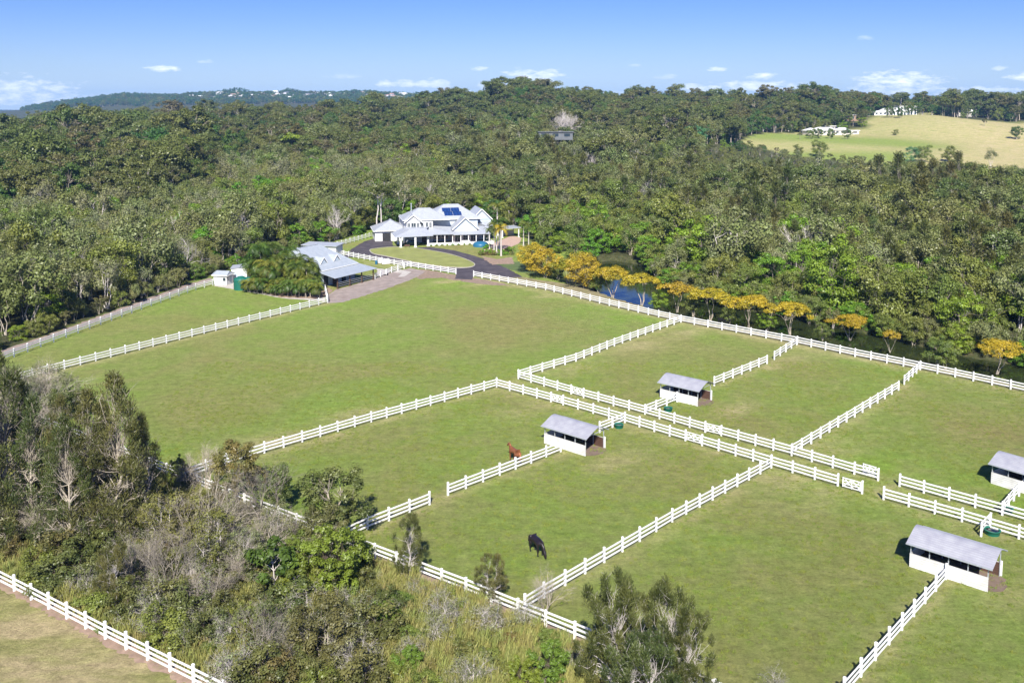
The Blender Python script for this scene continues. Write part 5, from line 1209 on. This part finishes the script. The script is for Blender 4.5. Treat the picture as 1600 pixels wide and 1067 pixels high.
# palms
PL = [palm_mesh(400+i, H=(6.4, 5.4, 7.0, 4.4)[i], fl=3.1, nf=23, tr=.09, curve=1.2, leaf_m='palm', leafw=.62) for i in range(4)]
k = 0
for j in range(58):
    t = j/57; p0 = (392+t*106+rg.uniform(-5, 5), 454+t*9-rg.uniform(0, 12)*(1-.3*t))
    x, y = G(*p0); put_tree('palm_tree', PL[j % 4], x, y, 0, rg.choice((rg.uniform(.9, 1.2), rg.uniform(.38, .9)))*(1.08 if .1 < t < .75 else .78), rg.uniform(0, 6.28), 'golden cane palm in the dense clump beside the stable', 'palm', 'palms in the clump beside the stable')
for j in range(26):
    x, y = G(388+j*4.6+rg.uniform(-2, 2), 455+j*.42+rg.uniform(-2, 3)); put_tree('palm_tree', PL[3], x, y, -.9, rg.uniform(.55, .8), rg.uniform(0, 6.28), 'short young cane palm along the front of the clump beside the stable', 'palm', 'young palms before the clump beside the stable')
for j, (c, d, k_, h) in enumerate(((548, 292, 'gum', 12), (566, 286, 'olive', 9), (607, 290, 'dense', 10), (628, 300, 'bright', 10), (650, 306, 'dense', 11), (676, 302, 'olive', 9), (700, 308, 'bright', 9), (722, 300, 'gum', 10), (748, 303, 'bright', 10), (772, 296, 'dense', 9), (800, 292, 'olive', 10), (826, 286, 'gum', 12), (846, 262, 'olive', 10), (862, 250, 'paper', 10), (878, 262, 'olive', 11), (893, 250, 'bright', 8), (905, 240, 'olive', 9), (852, 244, 'olive', 6.5), (874, 238, 'bright', 6), (898, 228, 'olive', 6.5), (925, 226, 'bright', 6), (842, 275, 'gum', 13))):
    x = (c-800)/FPX*d; base = {'gum': 14, 'dense': 15}.get(k_, 9)
    put_tree('garden_tree', LIB[k_][j % len(LIB[k_])], x, d, -.1, h/base, j*1.1, {'gum': 'tall gum', 'dense': 'dark leafy tree', 'olive': 'olive leafy tree', 'bright': 'bright green tree', 'paper': 'paperbark'}[k_]+' in the belt of trees around the big white house', 'tree', {'gum': 'tall gum', 'dense': 'dark leafy tree', 'olive': 'olive leafy tree', 'bright': 'bright green tree', 'paper': 'paperbark'}[k_]+'s in the belt around the big white house')
PY = palm_mesh(410, H=6.6, fl=2.8, nf=13, tr=.17, leaf_m='palmy', trunk_m='bark_white'); PG = palm_mesh(411, H=7., fl=3.0, nf=14, tr=.17, leaf_m='palm', trunk_m='bark_white')
for (p, pr, s, lb) in (((783, 400), PY, 1.05, 'yellowing palm with white trunk in front of the pavilion'), ((776, 396), PG, 1., 'green palm just left of the yellowing palm'), ((772, 394), PG, .85, 'small green palm furthest left at the terrace end'), ((780, 394), PG, 1.1, 'tall palm directly behind the yellowing palm'), ((777, 368), PG, 1.2, 'dark palm behind the terrace end beside the big house'), ((820, 352), PG, 1.35, 'tall palm right of the pavilion'), ((842, 362), PG, 1.0, 'palm behind the golden trees, right of the garden palms'), ((806, 350), PG, 1.25, 'palm directly behind the pavilion roof'), ((795, 346), PG, 1.3, 'tall palm left behind the pavilion'), ((765, 389), PG, .7, 'short palm touching the terrace end'), ((830, 358), PG, 1.15, 'palm at the far right of the house garden'), ((818, 385), PG, .8, 'low palm between the pavilion and golden trees'), ((826, 388), PG, .7, 'lowest palm next to the golden trees')):
    x, y = G(*p); put_tree('palm_tree', pr, x, y, 0, s, p[0], lb, 'palm')
for i in range(7): x, y, z = at_cd(240+i*5, 590-i*2); put_tree('palm_tree', PG, x, y, z+3, 1.7+.1*(i % 3), i, 'tall palm in the row beside the white roofed house on the left hill', 'palm', 'palms on the left hill')
for i in range(6): x, y, z = at_cd(62+i*7, 560+i*2); put_tree('palm_tree', PY, x, y, z+4, 1.3+.1*(i % 3), i, 'yellow-green palm in the patch on the far left hill', 'palm', 'yellow-green palms on the far left hill')
# garden shrubs near the house
GS = make_tree('s', 420, H=1.5, W=2.4, clumps=16, per=70, leaf=.22, kind='shrub', leaf_m='bright', trunk_m='bark_brown', tr=.05, cr=.16); RS = make_tree('s', 421, H=1.2, W=2.0, clumps=12, per=60, leaf=.2, kind='shrub', leaf_m='rust', trunk_m='bark_brown', tr=.05, cr=.16)
for i in range(16): x, y = G(752+i*3.2+rg.uniform(-2, 2), 392+rg.uniform(-3, 8)); put_tree('garden_shrub', GS if i % 3 else RS, x, y, 0, rg.uniform(.7, 1.2), i, 'low garden shrub in the bed under the house palms' if i % 3 else 'russet garden shrub in the bed under the house palms', 'shrub', 'garden shrubs under the house palms')
for i in range(11): x, y = loc(H, 9.4+i*1.7, .9); put_tree('garden_shrub', GS, x, y, 0, .38, i, 'tiny shrub along the foot of the terrace wall', 'shrub', 'shrubs along the terrace wall')

# ---- foreground scrub: every tree or bush placed by its foot
CA = [make_tree('c', 500+i, H=12, W=6.2, base=.08, clumps=100, per=130, leaf=.27, kind='cone', leaf_m='casua', trunk_m='bark_pale', tr=.18, cr=.08, flat=1.5, hang=.9, aspect=5.5, twig=4, shell=.5) for i in range(3)]
CS = [make_tree('c', 510+i, H=7, W=4.4, base=.05, clumps=70, per=250, leaf=.21, kind='column', leaf_m='casua', trunk_m='bark_white', stems=2, tr=.13, cr=.085, flat=1.5, hang=1., aspect=5.5, twig=4, shell=.5) for i in range(2)]
BU = [make_tree('b', 520+i, H=7, W=6, base=.18, clumps=52, per=170, leaf=.22, kind='round', leaf_m=('rust', 'gum', 'gumbrown')[i], trunk_m='bark_pale', stems=3, tr=.13, cr=.105, flat=.85, up=.4, twig=1.5) for i in range(3)]
LI = [make_tree('l', 530+i, H=5.5, W=4.6, base=.04, clumps=90, per=140, leaf=.16, kind='round', leaf_m='lime', trunk_m='bark_brown', stems=2, tr=.11, cr=.085, flat=.8, up=.5) for i in range(2)]
GR = [make_tree('g', 540+i, H=4, W=4.2, base=.1, clumps=44, per=42, leaf=.13, kind='shrub', leaf_m='greyleaf', trunk_m='bark_white', stems=5, tr=.09, cr=.12, flat=.9, twig=9) for i in range(3)]
PB = [make_tree('g', 550+i, H=7, W=5, base=.3, clumps=34, per=80, leaf=.17, kind='broad', leaf_m=('rust', 'greyleaf')[i % 2], trunk_m='bark_white', stems=4, tr=.10, cr=.12, flat=.9, twig=6, lean=.3) for i in range(3)]
DT = [dead_tree(560+i, H=(6, 5, 4.4, 6.5)[i], W=4.2, stems=(4, 5, 6, 3)[i], tr=.075, m='bark_pale' if i % 2 == 0 else 'bark_grey', depth=5, fan=.46, br=3) for i in range(4)]
MG = [make_tree('m', 570, H=3.2, W=2.8, base=.3, clumps=16, per=90, leaf=.32, kind='round', leaf_m='palm', trunk_m='bark_white', tr=.07, cr=.14, flat=.8, aspect=2.4)]
OL = [make_tree('o', 580+i, H=3.6, W=4, base=.03, clumps=40, per=150, leaf=.17, kind='shrub', leaf_m=('olive', 'casua', 'rust')[i], trunk_m='bark_brown', stems=3, tr=.06, cr=.12, flat=.8, twig=1) for i in range(3)]
def fg(p, h, lst, v, bh, lb, nm, cat='tree', wide=1.0, group=None):
    x, y = G(*p); s = h/bh; put_tree(nm, lst[v % len(lst)], x, y, -.05, s*wide, p[0]*1.37, lb, cat, group, sz=s)
for (p, h, v, w_, lb) in (((8, 835), 15.5, 0, 1.0, 'tall dark she-oak at the left edge'), ((62, 850), 12.0, 1, 1.0, 'dark she-oak second from the left edge'), ((108, 868), 11.2, 2, 1.0, 'she-oak with its trunk hidden by grey bushes, third from the left edge'),
        ((148, 852), 12.6, 1, 1.0, 'dark she-oak left of the tallest pointed one'), ((188, 850), 14.2, 0, 1.0, 'tallest pointed she-oak beside the big paddock, its shadow on the grass'), ((228, 832), 10.0, 2, .95, 'short she-oak on the paddock side of the left grove'), ((34, 800), 12.5, 2, 1.0, 'she-oak at the back of the left grove near the edge'),
        ((100, 800), 10.5, 0, 1.0, 'she-oak at the back of the left grove, below the end of the long fence'), ((-30, 870), 13., 1, 1.1, 'she-oak half outside the left edge'), ((170, 812), 10.5, 2, .9, 'she-oak behind the tallest pointed one')):
    fg(p, h*1.08, CA, v, 12, lb, 'she_oak_tree', wide=w_)
for (p, h, v, w_, lb) in (((955, 1096), 8.3, 0, .9, 'feathery she-oak left of the bottom centre pair'), ((995, 1088), 6.8, 1, .95, 'feathery she-oak between the two tall ones at the bottom'), ((1044, 1095), 7.7, 0, .85, 'feathery she-oak with pale trunk at the bottom, right of the fence end'), ((1082, 1110), 6.4, 1, .85, 'rightmost feathery she-oak at the bottom'), ((640, 906), 5.2, 1, .85, 'narrow bush in front of the boundary fence, left one'), ((768, 938), 3.6, 0, 1.15, 'small olive bush at the boundary fence, below the black horse'),
        ((1000, 1150), 6.4, 0, 1.2, 'dark she-oak foliage at the bottom edge, centre'), ((180, 958), 5.4, 0, .95, 'lone dark green conical bush in the tall grass')):
    fg(p, h, CS, v, 7, lb, 'she_oak_tree', wide=w_)
for (p, h, v, w_, lb) in (((528, 838), 6.9, 1, 1.05, 'large bronze-green tree inside the boundary fence, casting a shadow right'), ((370, 775), 5.8, 0, 1.0, 'russet tree over the end of the left paddock fence'), ((125, 650), 3.2, 2, 1.25, 'greyish bush by the start of the long fence on the left'), ((85, 660), 4.5, 1, 1.1, 'dusky bush behind the she-oaks near the long fence'),
        ((300, 872), 6.0, 0, 1.15, 'russet tree with white stems in the middle of the scrub'), ((430, 800), 4.8, 1, .9, 'thin olive tree at the boundary fence'), ((500, 870), 4.6, 2, 1.0, 'brownish bush below the large bronze-green tree'), ((505, 1045), 4.8, 2, 1.2, 'brown dry topped bush near the bottom edge'), ((400, 765), 2.6, 0, 1.1, 'low bush by its own dark shadow at the left paddock fence'), ((350, 800), 3.4, 2, 1.0, 'small bush under the left paddock fence end')):
    fg(p, h, BU, v, 7, lb, 'bush_tree', wide=w_)
for (p, h, v, w_, lb) in (((522, 935), 6.4, 0, .95, 'big lime green tree left of the fence opening'), ((555, 900), 4.3, 1, .9, 'smaller lime green tree beside the fence opening'), ((470, 905), 4.0, 1, .95, 'lime green bush left of the big lime green tree'), ((860, 1072), 3.4, 0, 1.0, 'lime green bush left of the bottom she-oaks'), ((280, 760), 3.4, 1, .8, 'yellow-green bush at the edge of the left grove'), ((390, 1000), 2.8, 1, 1.0, 'low green bush with pale leaves near the bottom'), ((818, 1085), 2.8, 0, 1.0, 'low lime bush at the bottom, left of the larger one'), ((600, 985), 2.4, 1, 1.1, 'low green bush at the left edge of the tall dry grass'), ((640, 1055), 2.2, 0, 1.2, 'low green bush near the bottom in the tall dry grass')):
    fg(p, h, LI, v, 5.5, lb, 'leafy_tree', wide=w_)
fg((428, 935), 4.6, MG, 0, 3.2, 'magnolia-like tree with big glossy leaves in the scrub', 'leafy_tree'); fg((462, 950), 3.2, MG, 0, 3.2, 'smaller tree with big yellowish leaves right of the glossy one', 'leafy_tree')
for (p, h, v, w_, lb) in (((318, 880), 6.6, 0, 1.0, 'slender white stemmed tree in the centre of the scrub'), ((420, 835), 6.6, 3, 1.0, 'bare white stemmed tree standing before the boundary fence'), ((215, 925), 4.6, 2, 1.1, 'bare grey shrub with antler like branches left of centre in the scrub'), ((262, 935), 5.2, 1, .9, 'bare white shrub right of the antler like one'), ((318, 768), 4.4, 2, 1.1, 'bare grey tree at the left end of the paddock fence'), ((60, 660), 5.2, 0, 1.0, 'bare whitish tree by the start of the dirt track'),
        ((30, 655), 5.8, 3, 1.1, 'bare grey tree at the left edge below the dirt track'), ((75, 632), 4.8, 1, 1.2, 'pale leafless tree at the end of the long fence'), ((395, 1062), 5.0, 3, .9, 'forked white dead tree at the bottom of the scrub'), ((320, 960), 3.6, 2, 1.1, 'arched bare shrub low in the scrub'), ((465, 860), 3.8, 1, 1.0, 'small bare tree behind the lime green trees'), ((850, 968), 3.6, 0, .85, 'bare whitish tree at the corner of the diagonal fence'), ((2, 668), 7.6, 3, 1.2, 'tall bare grey tree at the very left edge'), ((66, 655), 6.8, 0, 1.1, 'bare grey tree hiding the end of the long fence'), ((40, 690), 5., 2, 1.2, 'pale bare tree between the edge and the she-oaks'), ((60, 860), 4.2, 2, 1.1, 'grey twiggy shrub under the left she-oaks')):
    fg(p, h, DT, v, (6, 5, 4.4, 6.5)[v]*.95, lb, 'bare_tree', wide=w_)
for (p, h, v, w_, lb) in (((20, 672), 7.8, 1, 1.15, 'tallest grey leaved tree at the left edge under the track'), ((74, 640), 6.2, 1, 1.1, 'grey leaved tree just before the end of the long fence'), ((112, 640), 4.6, 1, 1.0, 'small grey leaved tree right of the end of the long fence'), ((90, 650), 4.8, 1, 1.1, 'grey leaved tree by the end of the long fence'), ((45, 670), 5.6, 1, 1.2, 'grey leaved tree below the dirt track at the left edge'), ((340, 905), 6.0, 0, 1.0, 'russet leaved tree with many white stems in the scrub'), ((255, 875), 6.2, 2, 1.0, 'olive and russet tree right of the she-oak grove'), ((430, 865), 4.6, 1, 1.0, 'grey leaved tree in front of the boundary fence'), ((388, 905), 4.4, 1, 1.0, 'grey leaved tree in the middle of the scrub')):
    fg(p, h, PB, v, 7, lb, 'paperbark_tree', wide=w_)
for (p, h, v, w_, lb) in (((690, 975), 2.6, 0, 1.3, 'round grey twiggy bush below the boundary fence, left of two'), ((765, 985), 2.7, 1, 1.4, 'round grey twiggy bush below the boundary fence, right of two'), ((818, 985), 2.4, 2, 1.2, 'grey bush against the fence corner'), ((590, 1030), 1.6, 0, 1.0, 'small grey bush alone in the tall dry grass'), ((480, 1012), 3.2, 1, 1.2, 'grey-brown bush right of the forked dead tree'), ((1210, 1085), 1.9, 2, 1.4, 'grey bush at the bottom edge of the front paddock'), ((740, 1075), 2.4, 0, 1.5, 'wide grey bush at the bottom edge')):
    fg(p, h, GR, v, 4, lb, 'grey_bush', 'bush', wide=w_)
# smaller unnamed scrub between them: alike bushes share a label
sp = []
poly1 = GP([(40, 905), (0, 850), (30, 780), (130, 800), (240, 840), (330, 800), (420, 835), (480, 860), (560, 905), (605, 960), (580, 1060), (600, 1120), (440, 1110), (330, 1060), (215, 985), (120, 940)])
mn = poly1.min(0); mxx_ = poly1.max(0); n_ = 0; rg = random.Random(21)
while n_ < 175:
    q = np.array([[rg.uniform(mn[0], mxx_[0]), rg.uniform(mn[1], mxx_[1])]])
    if not inpoly(q, poly1)[0] or (sp and min(np.hypot(*(np.array(sp)-q[0]).T)) < 1.25): continue
    sp.append(q[0]); n_ += 1; r = rg.random()
    if r < .26: lst, bh, h, nm, lb, v = GR, 4, rg.uniform(1.6, 3.1), 'grey_bush', 'low grey twiggy bush in the scrub above the bottom left fence', rg.randrange(3)
    elif r < .52: lst, bh, h, nm, lb, v = OL[:1], 3.6, rg.uniform(1.3, 2.6), 'olive_bush', 'low olive bush in the scrub above the bottom left fence', 0
    elif r < .60: lst, bh, h, nm, lb, v = OL[2:], 3.6, rg.uniform(1.3, 2.6), 'russet_bush', 'low russet bush in the scrub above the bottom left fence', 0
    elif r < .94: lst, bh, h, nm, lb, v = OL[1:2], 3.6, rg.uniform(1.5, 3.0), 'dark_bush', 'dark low bush in the scrub above the bottom left fence', 0
    else: lst, bh, h, nm, lb, v = DT, 5, rg.uniform(2.0, 3.4), 'bare_bush', 'small bare white shrub in the scrub above the bottom left fence', rg.randrange(4)
    s = h*1.2/bh; put_tree(nm, lst[v], q[0][0], q[0][1], -.05, s*rg.uniform(.9, 1.4), rg.uniform(0, 6.28), lb, 'bush', lb.replace('low ', '')+'es' if False else lb, sz=s)
poly2 = GP([(590, 900), (700, 945), (800, 985), (900, 1020), (900, 1067), (620, 1090), (590, 1000)]); mn = poly2.min(0); mxx_ = poly2.max(0); sp2 = []
while len(sp2) < 26:
    q = np.array([[rg.uniform(mn[0], mxx_[0]), rg.uniform(mn[1], mxx_[1])]])
    if not inpoly(q, poly2)[0] or (sp2 and min(np.hypot(*(np.array(sp2)-q[0]).T)) < 1.9): continue
    sp2.append(q[0]); k2 = len(sp2) % 4
    lst, nm, lb = ((GR, 'grey_bush', 'grey twiggy bush standing in the tall dry grass at the bottom'), (GR, 'grey_bush', 'grey twiggy bush standing in the tall dry grass at the bottom'), (OL[:1], 'olive_bush', 'small olive bush standing in the tall dry grass at the bottom'), (OL[2:], 'russet_bush', 'small russet bush standing in the tall dry grass at the bottom'))[k2]
    s = rg.uniform(1.2, 2.2)/3.8; put_tree(nm, lst[len(sp2) % len(lst)], q[0][0], q[0][1], -.05, s*1.2, rg.uniform(0, 6.28), lb, 'bush', lb.replace('bush', 'bushes'), sz=s)
# undergrowth along the foot of the left bushland and the far bank
edge = GP([(-20, 552), (60, 525), (100, 511), (160, 490), (220, 470), (270, 452), (318, 435), (360, 422), (385, 413), (430, 399), (455, 392), (510, 381), (560, 367), (586, 357)]); ecnt = 0
for i in range(len(edge)-1):
    a, b = edge[i], edge[i+1]; L = np.hypot(*(b-a)); k = int(L/2.4)
    for j in range(k):
        q = a+(b-a)*j/k+np.array([rg.uniform(-1.5, .5), rg.uniform(.5, 3.)]); k2 = rg.choice(('olive', 'bright', 'paper', 'gumbrown')); pr = LIB[k2][rg.randrange(len(LIB[k2]))]
        s = rg.uniform(2.6, 4.4)/(14 if k2 == 'gumbrown' else 9); put_tree('edge_bush', pr, q[0], q[1], -.4, s, rg.uniform(0, 6), 'bush on the edge of the bushland above the dirt track', 'bush', 'bushes on the bushland edge above the dirt track')
fb = GP([(1700, 585), (1610, 562), (1500, 545), (1400, 521), (1300, 500), (1200, 481), (1110, 466), (1045, 442), (1024, 415), (996, 394)])
for i in range(len(fb)-1):
    a, b = fb[i], fb[i+1]; L = np.hypot(*(b-a)); k = int(L/1.3)
    for j in range(k):
        q = a+(b-a)*j/k+np.array([rg.uniform(-1.2, 1.2), rg.uniform(-1.3, 3.)]); k2 = rg.choice(('olive', 'bright', 'bright', 'olive', 'paper')); pr = LIB[k2][rg.randrange(len(LIB[k2]))]
        s = rg.uniform(3.2, 5.8)/9; put_tree('bank_bush', pr, q[0], q[1], -1.2, s, rg.uniform(0, 6), 'bush hanging over the far creek bank', 'bush', 'bushes on the far creek bank')

# ---- tall grass (nobody could count it)
def tuft(seed, h, n, m, w=.05, spread=.35):
    rng = np.random.default_rng(seed); V = []
    for i in range(n):
        a = rng.random()*6.28; r = spread*rng.random()**.5; p = np.array([r*math.cos(a), r*math.sin(a), -.03]); b = rng.random()*6.28
        lean = np.array([math.cos(b), math.sin(b), 0])*h*rng.uniform(.02, .32); hh = h*rng.uniform(.5, 1.1); sd_ = np.array([-math.sin(b+1), math.cos(b+1), 0])*w*rng.uniform(.6, 1.3)
        m1 = p+lean*.35+np.array([0, 0, hh*.6]); tp = p+lean+np.array([0, 0, hh])
        V += [p-sd_*.6, p+sd_*.6, m1+sd_, m1-sd_, m1-sd_, m1+sd_, tp+sd_*.3, tp-sd_*.3]
    V = np.array(V); F = np.arange(len(V)).reshape(-1, 4); return np_mesh('tuft', V, F, [MT[m]], np.repeat(rng.random(len(F)//2), 8))
tf = [tuft(1, 1.4, 80, 'drygrass', w=.03), tuft(2, 1.0, 80, 'drygrass', w=.03, spread=.5), tuft(3, 1.1, 60, 'reeds'), tuft(4, .7, 50, 'reeds', spread=.5)]
rs = np.random.default_rng(9); mn = SCRUB.min(0); mxp = SCRUB.max(0); mn = np.maximum(mn, [-70, 48]); mxp = np.minimum(mxp, [45, 125])
Q = np.stack([rs.uniform(mn[0], mxp[0], 26000), rs.uniform(mn[1], mxp[1], 26000)], 1)
Q = Q[(sdist(Q, SCRUB) > .7)]
nzv = np.sin(Q[:, 0]/4.1+1)*np.sin(Q[:, 1]/5.3)+.6*np.sin(Q[:, 0]/1.9+Q[:, 1]/2.3)
idx = np.where(nzv+rs.normal(size=len(Q))*.5 > 1.25, rs.integers(2, 4, len(Q)), rs.integers(0, 2, len(Q)))
instancer('tall_grass', tf, np.stack([Q[:, 0], Q[:, 1], np.zeros(len(Q)), rs.uniform(.5, 1.05, len(Q)), rs.uniform(0, 6.28, len(Q)), idx], 1), label='tall dry and green grass filling the scrub strip', cat='grass')
pt_ = [tuft(11, .17, 26, 'pasture', w=.025, spread=.22), tuft(12, .12, 30, 'pasture', w=.025, spread=.3)]
Q = np.stack([rs.uniform(-45, 75, 60000), rs.uniform(52, 135, 60000)], 1); Q = Q[(sdist(Q, CLEAR) > 0) & ~inpoly(Q, SCRUB) & ~inpoly(Q, FRONT) & (np.abs(Q[:, 0]/Q[:, 1]) < .62)]
nzv = np.sin(Q[:, 0]/3.1+Q[:, 1]/7)*np.sin(Q[:, 1]/4.3-Q[:, 0]/9)+.5*np.sin(Q[:, 0]/1.3)*np.sin(Q[:, 1]/1.7)+rs.normal(size=len(Q))*1.3; Q = Q[nzv > .5]
instancer('pasture_tufts', pt_, np.stack([Q[:, 0], Q[:, 1], np.zeros(len(Q)), rs.uniform(.5, 1.1, len(Q)), rs.uniform(0, 6.28, len(Q)), rs.integers(0, 2, len(Q))], 1), label='low tufts of rough grass in the near paddocks', cat='grass')
# ---- haze
hb = MB(); hb.box(-5000, 5000, -650, 7300, -8, 150); hz = hb.build('haze'); m, nt, o = mat('haze_air')
pv = N(nt, 'ShaderNodeVolumePrincipled'); pv.inputs['Density'].default_value = 0.00008; pv.inputs['Color'].default_value = (.24, .52, 1., 1); pv.inputs['Anisotropy'].default_value = .0
nt.links.new(pv.outputs[0], o.inputs['Volume']); hz.data.materials.append(m); tag(hz, kind='stuff')
